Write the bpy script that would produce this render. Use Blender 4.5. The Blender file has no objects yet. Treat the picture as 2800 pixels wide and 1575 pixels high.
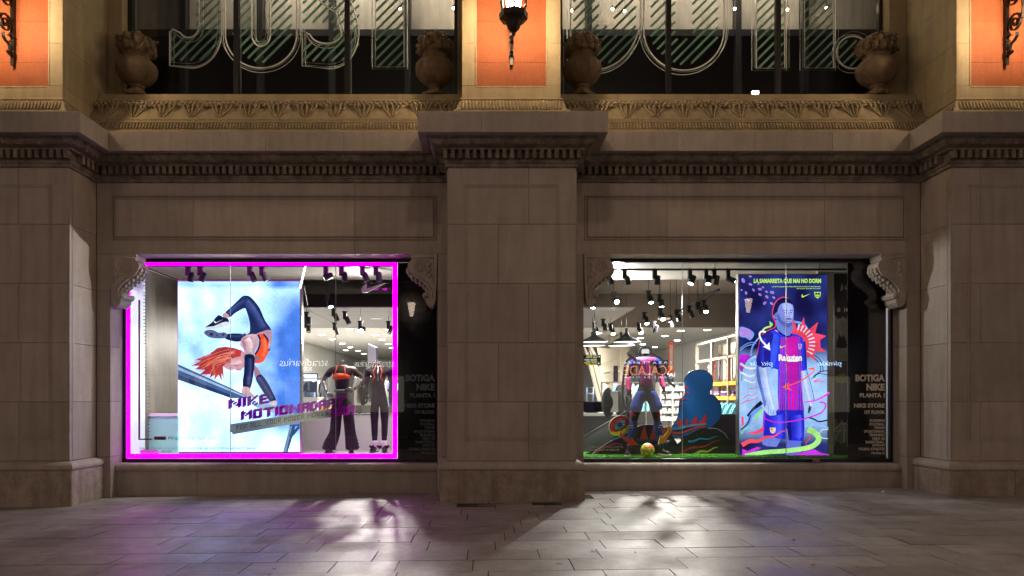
import bpy, bmesh, math, random
from mathutils import Vector, Matrix, geometry, noise
R = random.Random(7)
SC = bpy.context.scene
COL = SC.collection
# ------------------------------------------------------------------ camera, world, exposure
F, CX, CY, CD, CZ = 1867.0, 1330.0, 1088.0, 10.4, 1.46
cd = bpy.data.cameras.new("camera"); cam = bpy.data.objects.new("camera", cd); COL.objects.link(cam)
cam.location = (0, -CD, CZ); cam.rotation_euler = (math.radians(90), 0, 0)
cd.lens = 24; cd.sensor_width = 36; cd.shift_x = (1400 - CX) / 2800; cd.shift_y = (CY - 787.5) / 2800
cd.clip_start = 0.05; cd.clip_end = 400
SC.camera = cam
W = bpy.data.worlds.new("World"); SC.world = W; W.use_nodes = True
wn = W.node_tree.nodes; wn['Background'].inputs[0].default_value = (0.40, 0.30, 0.26, 1)
wn['Background'].inputs[1].default_value = 0.10
SC.view_settings.view_transform = 'Standard'; SC.view_settings.look = 'None'
SC.view_settings.exposure = 0; SC.view_settings.gamma = 1
SC.render.engine = 'CYCLES'
SC.cycles.use_denoising = True
SC.cycles.max_bounces = 8; SC.cycles.transparent_max_bounces = 24
SC.cycles.glossy_bounces = 3; SC.cycles.diffuse_bounces = 3
SC.cycles.caustics_reflective = False; SC.cycles.caustics_refractive = False
SC.cycles.sample_clamp_indirect = 6; SC.cycles.blur_glossy = 0.5

def P(px, py, Y):
    s = F / (CD + Y)
    return Vector(((px - CX) / s, Y, CZ + (CY - py) / s))
def lin(c):
    return tuple((v / 255 / 12.92 if v <= 10.3 else ((v / 255 + 0.055) / 1.055) ** 2.4) for v in c[:3])
def s2(r, g, b): return lin((r, g, b))

# ------------------------------------------------------------------ materials
def mat_new(name):
    m = bpy.data.materials.new(name); m.use_nodes = True
    nt = m.node_tree; return m, nt, nt.nodes['Principled BSDF']
def N(nt, t, **kw):
    n = nt.nodes.new(t)
    for k, v in kw.items(): setattr(n, k, v)
    return n
def plain(name, col, rough=0.6, metal=0.0, spec=0.5):
    m, nt, b = mat_new(name)
    b.inputs['Base Color'].default_value = (*col, 1); b.inputs['Roughness'].default_value = rough
    b.inputs['Metallic'].default_value = metal; b.inputs['Specular IOR Level'].default_value = spec
    return m
def emit(name, col, st=1.0, sample=True):
    m, nt, b = mat_new(name)
    nt.nodes.remove(b); e = N(nt, 'ShaderNodeEmission')
    e.inputs[0].default_value = (*col, 1); e.inputs[1].default_value = st
    nt.links.new(e.outputs[0], nt.nodes['Material Output'].inputs[0])
    if not sample: m.cycles.emission_sampling = 'NONE'
    return m
def stonemat(name, c1, c2, scale=6, rough=0.75, bump=0.25, rnd=0.18, streak=0.35, fine=90, spec=0.35):
    """c1/c2 mottled colours, per-object brightness, streaky weathering and fine grain"""
    m, nt, b = mat_new(name); L = nt.links
    tc = N(nt, 'ShaderNodeNewGeometry')
    n1 = N(nt, 'ShaderNodeTexNoise'); n1.inputs['Scale'].default_value = scale; n1.inputs['Detail'].default_value = 6; n1.inputs['Roughness'].default_value = 0.65
    L.new(tc.outputs['Position'], n1.inputs['Vector'])
    mx = N(nt, 'ShaderNodeMix', data_type='RGBA'); mx.inputs[6].default_value = (*c1, 1); mx.inputs[7].default_value = (*c2, 1)
    rp = N(nt, 'ShaderNodeMapRange'); rp.inputs[1].default_value = 0.35; rp.inputs[2].default_value = 0.65
    L.new(n1.outputs[0], rp.inputs[0]); L.new(rp.outputs[0], mx.inputs[0])
    mp = N(nt, 'ShaderNodeMapping'); mp.inputs['Scale'].default_value = (7, 7, 0.9)
    n2 = N(nt, 'ShaderNodeTexNoise'); n2.inputs['Scale'].default_value = 1.3; n2.inputs['Detail'].default_value = 8
    L.new(tc.outputs['Position'], mp.inputs[0]); L.new(mp.outputs[0], n2.inputs['Vector'])
    r2 = N(nt, 'ShaderNodeMapRange'); r2.inputs[1].default_value = 0.4; r2.inputs[2].default_value = 0.75; r2.inputs[3].default_value = 1.0; r2.inputs[4].default_value = 1 - streak
    L.new(n2.outputs[0], r2.inputs[0])
    oi = N(nt, 'ShaderNodeObjectInfo')
    r3 = N(nt, 'ShaderNodeMapRange'); r3.inputs[3].default_value = 1 - rnd; r3.inputs[4].default_value = 1 + rnd * 0.6
    L.new(oi.outputs['Random'], r3.inputs[0])
    mm = N(nt, 'ShaderNodeMath', operation='MULTIPLY'); L.new(r2.outputs[0], mm.inputs[0]); L.new(r3.outputs[0], mm.inputs[1])
    n3 = N(nt, 'ShaderNodeTexNoise'); n3.inputs['Scale'].default_value = fine; n3.inputs['Detail'].default_value = 5
    L.new(tc.outputs['Position'], n3.inputs['Vector'])
    r4 = N(nt, 'ShaderNodeMapRange'); r4.inputs[1].default_value = 0.3; r4.inputs[2].default_value = 0.7; r4.inputs[3].default_value = 0.82; r4.inputs[4].default_value = 1.15
    L.new(n3.outputs[0], r4.inputs[0])
    m3 = N(nt, 'ShaderNodeMath', operation='MULTIPLY'); L.new(mm.outputs[0], m3.inputs[0]); L.new(r4.outputs[0], m3.inputs[1])
    hv = N(nt, 'ShaderNodeVectorMath', operation='SCALE'); L.new(mx.outputs[2], hv.inputs[0]); L.new(m3.outputs[0], hv.inputs['Scale'])
    L.new(hv.outputs[0], b.inputs['Base Color'])
    b.inputs['Roughness'].default_value = rough; b.inputs['Specular IOR Level'].default_value = spec
    ad = N(nt, 'ShaderNodeMath', operation='MULTIPLY_ADD'); ad.inputs[1].default_value = 0.5
    L.new(n1.outputs[0], ad.inputs[0]); L.new(n3.outputs[0], ad.inputs[2])
    bp = N(nt, 'ShaderNodeBump'); bp.inputs['Strength'].default_value = bump; bp.inputs['Distance'].default_value = 0.01
    L.new(ad.outputs[0], bp.inputs['Height']); L.new(bp.outputs[0], b.inputs['Normal'])
    return m
M = {}
M['stone'] = stonemat('limestone', (0.44, 0.375, 0.325), (0.385, 0.325, 0.278), scale=2.6, rnd=.10, streak=.17, bump=.45)
M['stone_rough'] = stonemat('tooled_limestone', (0.40, 0.33, 0.27), (0.27, 0.21, 0.17), scale=5, bump=0.9, fine=55)
M['dark_strip'] = plain('groove_dark_strip', (0.12, 0.095, 0.075), 0.95)
M['core'] = plain('mortar', (0.10, 0.08, 0.065), 0.9)
M['cornice'] = stonemat('weathered_limestone', (0.33, 0.27, 0.22), (0.17, 0.135, 0.105), scale=7, bump=0.5, streak=0.5)
M['cream'] = stonemat('cream_painted_stone', (0.42, 0.335, 0.20), (0.355, 0.28, 0.165), scale=3, bump=0.3, rnd=0.08, streak=0.25)
M['orange'] = stonemat('orange_stucco', (0.32, 0.09, 0.03), (0.27, 0.072, 0.024), scale=3.5, bump=0.2, rnd=0.05, streak=0.2)
M['terracotta'] = stonemat('urn_stone', (0.24, 0.165, 0.095), (0.15, 0.10, 0.06), scale=9, bump=0.6)
M['iron'] = plain('wrought_iron', (0.035, 0.026, 0.022), 0.42, 0.6)
M['black'] = plain('black_metal', (0.012, 0.012, 0.015), 0.35)
M['blackgloss'] = plain('black_vinyl', (0.007, 0.006, 0.010), 0.12)
M['white'] = plain('white_paint', (0.78, 0.78, 0.78), 0.55)
M['grey'] = plain('grey_paint', (0.35, 0.34, 0.33), 0.6)
M['dkgrey'] = plain('dark_grey_paint', (0.055, 0.055, 0.06), 0.6)
M['void'] = plain('dark_ceiling_paint', (0.2, 0.18, 0.16), 0.7)
M['cloth_black'] = plain('black_fabric', (0.012, 0.012, 0.014), 0.75)
M['skin_metal'] = plain('bronze_mannequin', (0.13, 0.115, 0.095), 0.3, 0.5)
M['beige'] = plain('beige_wall', (0.50, 0.45, 0.36), 0.6)
M['steel'] = plain('brushed_steel', (0.45, 0.44, 0.42), 0.3, 0.9)

def pavemat():
    m = stonemat('paving_granite', (0.335, 0.295, 0.275), (0.235, 0.205, 0.19), scale=1.3, rough=0.4, bump=0.35, rnd=0.16, streak=0.1, fine=60, spec=.8)
    nt = m.node_tree; b = nt.nodes['Principled BSDF']; L = nt.links
    g = N(nt, 'ShaderNodeNewGeometry'); n = N(nt, 'ShaderNodeTexNoise'); n.inputs['Scale'].default_value = 2.0; n.inputs['Detail'].default_value = 7
    L.new(g.outputs['Position'], n.inputs['Vector'])
    oi = N(nt, 'ShaderNodeObjectInfo')
    a = N(nt, 'ShaderNodeMath', operation='MULTIPLY_ADD'); a.inputs[1].default_value = 0.10; L.new(oi.outputs['Random'], a.inputs[0]); 
    r = N(nt, 'ShaderNodeMapRange'); r.inputs[1].default_value = 0.3; r.inputs[2].default_value = 0.7; r.inputs[3].default_value = 0.30; r.inputs[4].default_value = 0.48
    L.new(n.outputs[0], r.inputs[0]); L.new(r.outputs[0], a.inputs[2]); L.new(a.outputs[0], b.inputs['Roughness'])
    # worn blotches, gum spots and small dark specks
    src = b.inputs['Base Color'].links[0].from_socket
    v = N(nt, 'ShaderNodeTexVoronoi'); v.inputs['Scale'].default_value = 2.6; L.new(g.outputs['Position'], v.inputs['Vector'])
    vr = N(nt, 'ShaderNodeMapRange'); vr.inputs[1].default_value = .035; vr.inputs[2].default_value = .06; vr.inputs[3].default_value = .55; vr.inputs[4].default_value = 1.0; L.new(v.outputs['Distance'], vr.inputs[0])
    n5 = N(nt, 'ShaderNodeTexNoise'); n5.inputs['Scale'].default_value = 5.5; n5.inputs['Detail'].default_value = 8; n5.inputs['Roughness'].default_value = .75; L.new(g.outputs['Position'], n5.inputs['Vector'])
    nr = N(nt, 'ShaderNodeMapRange'); nr.inputs[1].default_value = .38; nr.inputs[2].default_value = .62; nr.inputs[3].default_value = .78; nr.inputs[4].default_value = 1.12; L.new(n5.outputs[0], nr.inputs[0])
    m1 = N(nt, 'ShaderNodeMath', operation='MULTIPLY'); L.new(vr.outputs[0], m1.inputs[0]); L.new(nr.outputs[0], m1.inputs[1])
    sc = N(nt, 'ShaderNodeVectorMath', operation='SCALE'); L.new(src, sc.inputs[0]); L.new(m1.outputs[0], sc.inputs['Scale']); L.new(sc.outputs[0], b.inputs['Base Color'])
    return m
M['pave'] = pavemat()

def glassmat(name, tint=(1, 1, 1), refl=1.0):
    m, nt, b = mat_new(name); nt.nodes.remove(b); L = nt.links
    t = N(nt, 'ShaderNodeBsdfTransparent'); t.inputs[0].default_value = (*tint, 1)
    g = N(nt, 'ShaderNodeBsdfGlossy'); g.inputs['Roughness'].default_value = 0.0
    f = N(nt, 'ShaderNodeFresnel'); gb = N(nt, 'ShaderNodeNewGeometry'); io = N(nt, 'ShaderNodeMapRange')
    io.inputs[3].default_value = 1.5; io.inputs[4].default_value = 1 / 1.5      # both faces of the thin pane reflect alike
    L.new(gb.outputs['Backfacing'], io.inputs[0]); L.new(io.outputs[0], f.inputs[0])
    mu = N(nt, 'ShaderNodeMath', operation='MULTIPLY'); mu.inputs[1].default_value = refl; L.new(f.outputs[0], mu.inputs[0])
    mx = N(nt, 'ShaderNodeMixShader'); L.new(mu.outputs[0], mx.inputs[0]); L.new(t.outputs[0], mx.inputs[1]); L.new(g.outputs[0], mx.inputs[2])
    L.new(mx.outputs[0], nt.nodes['Material Output'].inputs[0])
    return m
M['glass'] = glassmat('window_glass', (0.97, 0.98, 0.98))
M['acrylic'] = glassmat('clear_acrylic', (0.93, 0.95, 0.95), 1.6)

def vcol_mat(name, st, emission=True, sample=True, rough=0.6, alpha=None):
    m, nt, b = mat_new(name); L = nt.links
    a = N(nt, 'ShaderNodeVertexColor'); a.layer_name = 'Col'
    if emission:
        nt.nodes.remove(b); e = N(nt, 'ShaderNodeEmission'); e.inputs[1].default_value = st
        g = N(nt, 'ShaderNodeNewGeometry'); k = None      # uneven ink of the big printed photograph
        for s_, lo, hi in ((4.5, .80, 1.2), (38, .88, 1.1)):
            n = N(nt, 'ShaderNodeTexNoise'); n.inputs['Scale'].default_value = s_; n.inputs['Detail'].default_value = 5; L.new(g.outputs['Position'], n.inputs['Vector'])
            r = N(nt, 'ShaderNodeMapRange'); r.inputs[1].default_value = .3; r.inputs[2].default_value = .7; r.inputs[3].default_value = lo; r.inputs[4].default_value = hi; L.new(n.outputs[0], r.inputs[0])
            if k is None: k = r.outputs[0]
            else:
                mm = N(nt, 'ShaderNodeMath', operation='MULTIPLY'); L.new(k, mm.inputs[0]); L.new(r.outputs[0], mm.inputs[1]); k = mm.outputs[0]
        sv = N(nt, 'ShaderNodeVectorMath', operation='SCALE'); L.new(a.outputs[0], sv.inputs[0]); L.new(k, sv.inputs['Scale'])
        L.new(sv.outputs[0], e.inputs[0]); L.new(e.outputs[0], nt.nodes['Material Output'].inputs[0])
        if not sample: m.cycles.emission_sampling = 'NONE'
    else:
        L.new(a.outputs[0], b.inputs['Base Color']); b.inputs['Roughness'].default_value = rough
    return m
M['print_lit'] = vcol_mat('backlit_print', 2.1)
M['print_gym'] = vcol_mat('backlit_sky_print', 9.0)
M['print'] = vcol_mat('printed_board', 1, False, rough=0.45)
def vinylmat(name, col, op):
    m, nt, b = mat_new(name); L = nt.links
    b.inputs['Base Color'].default_value = (*col, 1); b.inputs['Roughness'].default_value = 0.5
    t = N(nt, 'ShaderNodeBsdfTransparent'); t.inputs[0].default_value = (*[min(1, c * 3 + 0.15) for c in col], 1)
    tr = N(nt, 'ShaderNodeBsdfTranslucent'); tr.inputs[0].default_value = (*[min(1, c * 1.4) for c in col], 1); mt = N(nt, 'ShaderNodeMixShader'); mt.inputs[0].default_value = .5; L.new(b.outputs[0], mt.inputs[1]); L.new(tr.outputs[0], mt.inputs[2])
    mx = N(nt, 'ShaderNodeMixShader'); mx.inputs[0].default_value = op
    L.new(t.outputs[0], mx.inputs[1]); L.new(mt.outputs[0], mx.inputs[2]); L.new(mx.outputs[0], nt.nodes['Material Output'].inputs[0])
    return m
M['purple_vinyl'] = vinylmat('purple_vinyl', (0.34, 0.02, 0.34), 0.7)
M['band_vinyl'] = vinylmat('grey_vinyl', (0.46, 0.48, 0.42), 0.92)
M['dark_vinyl'] = plain('dark_vinyl', (0.02, 0.02, 0.05), 0.5)
M['green_vinyl'] = plain('green_vinyl', (0.22, 0.46, 0.32), 0.5)

# ------------------------------------------------------------------ geometry helpers
class MB:
    def __init__(s): s.v = []; s.f = []; s.c = []; s.smooth = []
    def add(s, vs, fs, col=None, smooth=False):
        o = len(s.v); s.v += [tuple(v) for v in vs]
        for f in fs: s.f.append([i + o for i in f]); s.c.append(col); s.smooth.append(smooth)
        return s
    def box(s, x0, x1, y0, y1, z0, z1, bev=0.0, col=None, M4=None):
        if x0 > x1: x0, x1 = x1, x0
        if y0 > y1: y0, y1 = y1, y0
        if z0 > z1: z0, z1 = z1, z0
        if bev <= 0:
            vs = [(x, y, z) for x in (x0, x1) for y in (y0, y1) for z in (z0, z1)]
            fs = [(0, 1, 3, 2), (4, 6, 7, 5), (0, 4, 5, 1), (2, 3, 7, 6), (0, 2, 6, 4), (1, 5, 7, 3)]
        else:
            b = bev; vs = []; idx = {}
            X, Y, Z = (x0, x1), (y0, y1), (z0, z1)
            for i in (0, 1):
                for j in (0, 1):
                    for k in (0, 1):
                        sx, sy, sz = (b if i == 0 else -b), (b if j == 0 else -b), (b if k == 0 else -b)
                        idx[i, j, k, 0] = len(vs); vs.append((X[i], Y[j] + sy, Z[k] + sz))
                        idx[i, j, k, 1] = len(vs); vs.append((X[i] + sx, Y[j], Z[k] + sz))
                        idx[i, j, k, 2] = len(vs); vs.append((X[i] + sx, Y[j] + sy, Z[k]))
            fs = []
            q = [(0, 0), (1, 0), (1, 1), (0, 1)]
            for i in (0, 1):
                fs.append([idx[i, a, c, 0] for a, c in q]); fs.append([idx[a, i, c, 1] for a, c in q]); fs.append([idx[a, c, i, 2] for a, c in q])
            for a in (0, 1):
                for c in (0, 1):
                    fs.append([idx[a, c, 0, 0], idx[a, c, 1, 0], idx[a, c, 1, 1], idx[a, c, 0, 1]])
                    fs.append([idx[a, 0, c, 0], idx[a, 1, c, 0], idx[a, 1, c, 2], idx[a, 0, c, 2]])
                    fs.append([idx[0, a, c, 1], idx[1, a, c, 1], idx[1, a, c, 2], idx[0, a, c, 2]])
                    for k in (0, 1): fs.append([idx[a, c, k, 0], idx[a, c, k, 1], idx[a, c, k, 2]])
        if M4 is not None: vs = [tuple(M4 @ Vector(v)) for v in vs]
        return s.add(vs, fs, col)
    def lathe(s, prof, c=(0, 0, 0), n=16, sx=1, sy=1, rib=0, ribn=12, col=None, smooth=True, M4=None, cap=True):
        vs = []; m = len(prof)
        for i in range(n):
            a = 2 * math.pi * i / n; k = 1 + rib * abs(math.cos(a * ribn / 2))
            for r, z in prof:
                rr = r * (k if r > 0.02 else 1)
                vs.append((rr * math.cos(a) * sx, rr * math.sin(a) * sy, z))
        fs = []
        for i in range(n):
            j = (i + 1) % n
            for t in range(m - 1): fs.append((i * m + t, j * m + t, j * m + t + 1, i * m + t + 1))
        vs = [Vector(v) for v in vs]
        if M4 is not None: vs = [M4 @ v for v in vs]
        vs = [v + Vector(c) for v in vs]
        s.add(vs, fs, col, smooth)
        if cap:
            o = len(s.v) - n * m
            if prof[0][0] > 1e-4: s.f.append([o + i * m for i in range(n)][::-1]); s.c.append(col); s.smooth.append(False)
            if prof[-1][0] > 1e-4: s.f.append([o + i * m + m - 1 for i in range(n)]); s.c.append(col); s.smooth.append(False)
        return s
    def tube(s, pts, r, n=8, col=None, closed=False, flat=None, cap=True):
        pts = [Vector(p) for p in pts]; m = len(pts); rings = []
        rr = r if isinstance(r, (list, tuple)) else [r] * m
        up = None
        for i, p in enumerate(pts):
            if closed: t = pts[(i + 1) % m] - pts[i - 1]
            else: t = pts[min(i + 1, m - 1)] - pts[max(i - 1, 0)]
            if t.length < 1e-9: t = Vector((0, 0, 1))
            t.normalize()
            if up is None:
                up = Vector((0, 0, 1)) if abs(t.z) < 0.9 else Vector((1, 0, 0))
                if flat is not None: up = Vector(flat)
            if flat is None:
                up = (up - t * up.dot(t)); up.normalize(); u = up
            else:
                u = Vector(flat); u = (u - t * u.dot(t)).normalized()
            w = t.cross(u).normalized()
            rings.append([p + (u * math.cos(a) + w * math.sin(a)) * rr[i] for a in [2 * math.pi * k / n for k in range(n)]])
        vs = [v for g in rings for v in g]; fs = []
        for i in range(m if closed else m - 1):
            j = (i + 1) % m
            for k in range(n): fs.append((i * n + k, i * n + (k + 1) % n, j * n + (k + 1) % n, j * n + k))
        if cap and not closed: fs += [list(range(n))[::-1], list(range((m - 1) * n, m * n))]
        return s.add(vs, fs, col, n > 5)
    def strip(s, pts, w, t, ax=(1, 0, 0), col=None):
        """flat bar swept along pts: width w along ax, thickness t in the plane of the path"""
        pts = [Vector(p) for p in pts]; ax = Vector(ax); vs = []; fs = []; m = len(pts)
        for i, p in enumerate(pts):
            d = (pts[min(i + 1, m - 1)] - pts[max(i - 1, 0)]).normalized(); nn = d.cross(ax).normalized()
            for a, b in ((-1, -1), (1, -1), (1, 1), (-1, 1)): vs.append(p + ax * (a * w / 2) + nn * (b * t / 2))
        for i in range(m - 1):
            for k in range(4): fs.append((i * 4 + k, i * 4 + (k + 1) % 4, i * 4 + 4 + (k + 1) % 4, i * 4 + 4 + k))
        fs += [(3, 2, 1, 0), tuple(range((m - 1) * 4, m * 4))]
        return s.add(vs, fs, col)
    def prism(s, pts, y0, y1, col=None, side=None):
        """pts (x,z) polygon, extruded between y0 (front) and y1"""
        tris = geometry.tessellate_polygon([[Vector((p[0], p[1], 0)) for p in pts]])
        n = len(pts); vs = [(p[0], y0, p[1]) for p in pts] + [(p[0], y1, p[1]) for p in pts]
        s.add(vs, [list(t) for t in tris] + [[i + n for i in t][::-1] for t in tris], col)
        o = len(s.v) - 2 * n
        for i in range(n):
            s.f.append([o + i, o + (i + 1) % n, o + n + (i + 1) % n, o + n + i]); s.c.append(side or col); s.smooth.append(False)
        return s
    def poly(s, pts, y, col=None):
        tris = geometry.tessellate_polygon([[Vector((p[0], p[1], 0)) for p in pts]])
        return s.add([(p[0], y, p[1]) for p in pts], [list(t) for t in tris], col)
    def ball(s, c, r, n=10, m=7, sc=(1, 1, 1), col=None):
        prof = [(max(1e-5, r * math.sin(math.pi * i / m)), -r * math.cos(math.pi * i / m) * sc[2]) for i in range(m + 1)]
        return s.lathe(prof, c, n, sc[0], sc[1], col=col, cap=False)
    def mesh(s, name, m=None):
        me = bpy.data.meshes.new(name); me.from_pydata(s.v, [], s.f)
        if any(s.smooth): me.polygons.foreach_set('use_smooth', s.smooth)
        bm = bmesh.new(); bm.from_mesh(me); 
        bmesh.ops.recalc_face_normals(bm, faces=bm.faces); bm.to_mesh(me); bm.free()
        if any(c is not None for c in s.c):
            at = me.color_attributes.new('Col', 'FLOAT_COLOR', 'CORNER')
            for p, c in zip(me.polygons, s.c):
                if c is None: c = (1, 1, 1)
                if callable(c):
                    for li in p.loop_indices: at.data[li].color = (*c(me.vertices[me.loops[li].vertex_index].co), 1)
                else:
                    for li in p.loop_indices: at.data[li].color = (*c, 1)
        if m: me.materials.append(m)
        me.update()
        return me
def cat(pts, k=6, closed=True):
    pts = [Vector(p) for p in pts]; n = len(pts); out = []
    for i in range(n if closed else n - 1):
        if closed: a, b, c, d = pts[i - 1], pts[i], pts[(i + 1) % n], pts[(i + 2) % n]
        else: a, b, c, d = pts[max(i - 1, 0)], pts[i], pts[i + 1], pts[min(i + 2, n - 1)]
        for t in range(k):
            u = t / k
            out.append(0.5 * ((2 * b) + (c - a) * u + (2 * a - 5 * b + 4 * c - d) * u * u + (3 * b - a - 3 * c + d) * u ** 3))
    if not closed: out.append(pts[-1])
    return out
def link(name, data, parent=None, loc=None, rot=None, scale=None, label=None, cat_=None, group=None, kind=None):
    o = bpy.data.objects.new(name, data); COL.objects.link(o)
    if parent is not None: o.parent = parent
    if loc is not None: o.location = loc
    if rot is not None: o.rotation_euler = rot
    if scale is not None: o.scale = scale
    if label: o['label'] = label
    if cat_: o['category'] = cat_
    if group: o['group'] = group
    if kind: o['kind'] = kind
    return o
def obj(name, mb, m, parent=None, **kw):
    return link(name, mb.mesh(name, m if isinstance(m, bpy.types.Material) else M[m]), parent, **kw)
def thing(name, label, cat_, loc=(0, 0, 0), rotz=0, group=None):
    return link(name, None, None, loc, (0, 0, rotz), None, label, cat_, group)
def dup(root, loc=None, rotz=None, label=None, group=None):
    r = root.copy(); COL.objects.link(r)
    if loc is not None: r.location = loc
    if rotz is not None: r.rotation_euler = (0, 0, rotz)
    if label: r['label'] = label
    if group: r['group'] = group
    for ch in list(root.children):
        c = ch.copy(); COL.objects.link(c); c.parent = r
        for g in list(ch.children):
            d = g.copy(); COL.objects.link(d); d.parent = c
    return r
def box(name, m, parent, x0, x1, y0, y1, z0, z1, bev=0.0, **kw):
    return obj(name, MB().box(x0, x1, y0, y1, z0, z1, bev), m, parent, **kw)
def text_mesh(s, w, h, ext=0.0, bold=0.02, spacing=1.0, shear=0.0):
    cu = bpy.data.curves.new('lettering', 'FONT'); cu.body = s; cu.size = 1; cu.extrude = ext; cu.offset = bold
    cu.space_character = spacing; cu.shear = shear; cu.resolution_u = 3
    o = bpy.data.objects.new('lettering', cu); COL.objects.link(o)
    dg = bpy.context.evaluated_depsgraph_get(); me = bpy.data.meshes.new_from_object(o.evaluated_get(dg))
    bpy.data.objects.remove(o); me.name = 'lettering'
    xs = [v.co.x for v in me.vertices]; ys = [v.co.y for v in me.vertices]
    x0, x1, y0, y1 = min(xs), max(xs), min(ys), max(ys)
    if h is None: h = w * (y1 - y0) / (x1 - x0)
    for v in me.vertices:
        v.co = Vector(((v.co.x - x0) / (x1 - x0) * w, v.co.z, (v.co.y - y0) / (y1 - y0) * h))
    me.materials.clear()
    return me
def text(s, w, h, loc, m, parent, rot=None, name='lettering', **kw):
    """text in the XZ plane, lower-left corner at loc"""
    me = text_mesh(s, w, h, **kw); me.materials.append(M[m] if isinstance(m, str) else m)
    return link(name, me, parent, loc, rot)
def empty_part(name, parent): return link(name, None, parent)
GLY = {'N': "10001 11001 10101 10011 10001", 'I': "1 1 1 1 1", 'K': "1001 1010 1100 1010 1001", 'E': "1111 1000 1110 1000 1111",
 'M': "10001 11011 10101 10001 10001", 'O': "1111 1001 1001 1001 1111", 'T': "11111 00100 00100 00100 00100", 'A': "1111 1001 1111 1001 1001",
 'D': "1110 1001 1001 1001 1110", 'P': "1111 1001 1111 1000 1000", 'B': "1110 1001 1110 1001 1111", 'R': "1111 1001 1110 1010 1001",
 'F': "1111 1000 1110 1000 1000", 'L': "1000 1000 1000 1000 1111", 'Y': "10001 01010 00100 00100 00100", 'U': "1001 1001 1001 1001 1111",
 'W': "10101 10101 10101 10101 11111", 'S': "1111 1000 1111 0001 1111", 'V': "10001 10001 01010 01010 00100", 'X': "10001 01010 00100 01010 10001",
 'C': "1111 1000 1000 1000 1111", ' ': "00 00 00 00 00"}
def pixel_text(s, a, b, h, Y, thick=0.012, col=None, over=1.0):
    """blocky lettering whose baseline runs from photo point a to b in plane Y, letter height h px"""
    mb = MB(); wtot = sum(len(GLY[c].split()[0]) + 1 for c in s) - 1
    A = P(*a, Y); B = P(*b, Y); H = h * (CD + Y) / F; du = (B - A) / wtot; dz = H / 5; x = 0
    for c in s:
        rows = GLY[c].split()
        for r, row in enumerate(rows):
            for k, bit in enumerate(row):
                if bit == '1':
                    p = A + du * (x + k); z = p.z + (4 - r) * dz; w = du.x * over; sl = du.z
                    vs = [(p.x, Y - thick, z), (p.x + w, Y - thick, z + sl), (p.x + w, Y - thick, z + sl + dz * over), (p.x, Y - thick, z + dz * over)]
                    vs += [(v[0], Y, v[2]) for v in vs]
                    mb.add(vs, [(0, 1, 2, 3), (4, 7, 6, 5), (0, 4, 5, 1), (1, 5, 6, 2), (2, 6, 7, 3), (3, 7, 4, 0)], col)
        x += len(rows[0]) + 1
    return mb
GZ = lambda x: 0.005 + 0.0117 * x     # pavement height (it falls gently to the left)
# ------------------------------------------------------------------ pavement
tilt = -math.atan(0.0117)
base = MB(); base.add([(-45, -40, GZ(-45) - .012), (45, -40, GZ(45) - .012), (45, 0.6, GZ(45) - .012), (-45, 0.6, GZ(-45) - .012)], [(0, 1, 2, 3)])
M['joint'] = plain('joint_sand', (0.03, 0.026, 0.024), 0.9)
pavement = obj('pavement', base, 'joint', kind='structure')
slab_mesh = MB().box(-.5, .5, -.5, .5, -.012, 0, 0.0).mesh('paving_slab')
def slab_me(w):   # a few lengths of slab share their meshes
    mb = MB(); d = .392
    mb.box(-w / 2, w / 2, -d / 2, d / 2, -.05, 0); return mb.mesh('paving_slab', M['pave'])
SL = {}
far = MB(); row = 0; y = 0.12; nsl = 0
covers = [(-0.40, 0.24, -1.02, -1.28), (0.62, 1.02, -1.0, -1.2)]
while y > -8.4:
    xl, xr = (-8.0, 8.9)
    if y < -5.15: xl, xr = -11, 11
    x = xl - R.uniform(0, .8)
    while x < xr:
        w = R.choice([.55, .65, .75, .85, .95, 1.05]); cx = x + w / 2 + .004; cy = y - .199
        x += w + .009
        half = (CD + cy) * 1400 / F * 1.08
        vis = y > -5.15 and -half * 0.97 + .35 - w / 2 < cx < half + .45 + w / 2
        if cy > -.8 and (cx < -6.05 - w / 2 or -.4 < cx < 1.1 or cx > 6.7 + w / 2) and cy > -.55: continue
        if vis and nsl < 299:
            nsl += 1
            if w not in SL: SL[w] = slab_me(w)
            o = link('paving_slab', SL[w], pavement, (cx, cy, GZ(cx) + R.uniform(-.0015, .002)), (R.uniform(-.0022, .0022), tilt + R.uniform(-.0016, .0016), 0))
        else:
            far.box(cx - w / 2, cx + w / 2, cy - .196, cy + .196, GZ(cx) - .03, GZ(cx) - .001)
    y -= .399; row += 1
fp = obj('paving', far, 'pave', pavement, kind='stuff')
# the street beyond the pavement, behind the camera
box('road', plain('asphalt', (.05, .05, .052), .6), None, -45, 45, -40, -10.9 - 4, -.14, -.10, kind='structure')
kb = MB(); kb.box(-45, 45, -14.9, -14.6, -.3, .012); obj('kerb', kb, 'stone', None, kind='structure')
# drain covers by the middle pier
for (x0, x1, y0, y1), lb in zip(covers, ("large dark iron drain cover in the pavement before the middle pier", "small dark iron drain cover right of the larger one before the middle pier")):
    t = thing('drain_cover', lb, 'drain cover', ((x0 + x1) / 2, (y0 + y1) / 2, GZ(x0)))
    w, d = (x1 - x0) / 2, abs(y1 - y0) / 2
    f = MB(); f.box(-w, w, -d, -d + .02, 0, .008).box(-w, w, d - .02, d, 0, .008).box(-w, -w + .02, -d + .02, d - .02, 0, .008).box(w - .02, w, -d + .02, d - .02, 0, .008)
    obj('frame', f, 'iron', t); p = MB(); p.box(-w + .02, w - .02, -d + .02, d - .02, 0, .004)
    obj('plate', p, 'black', t); g = MB()
    k = -w + .04
    while k < w - .03: g.box(k, k + .012, -d + .03, d - .03, .0045, .0065); k += .03
    obj('grille', g, 'iron', t)

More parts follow.
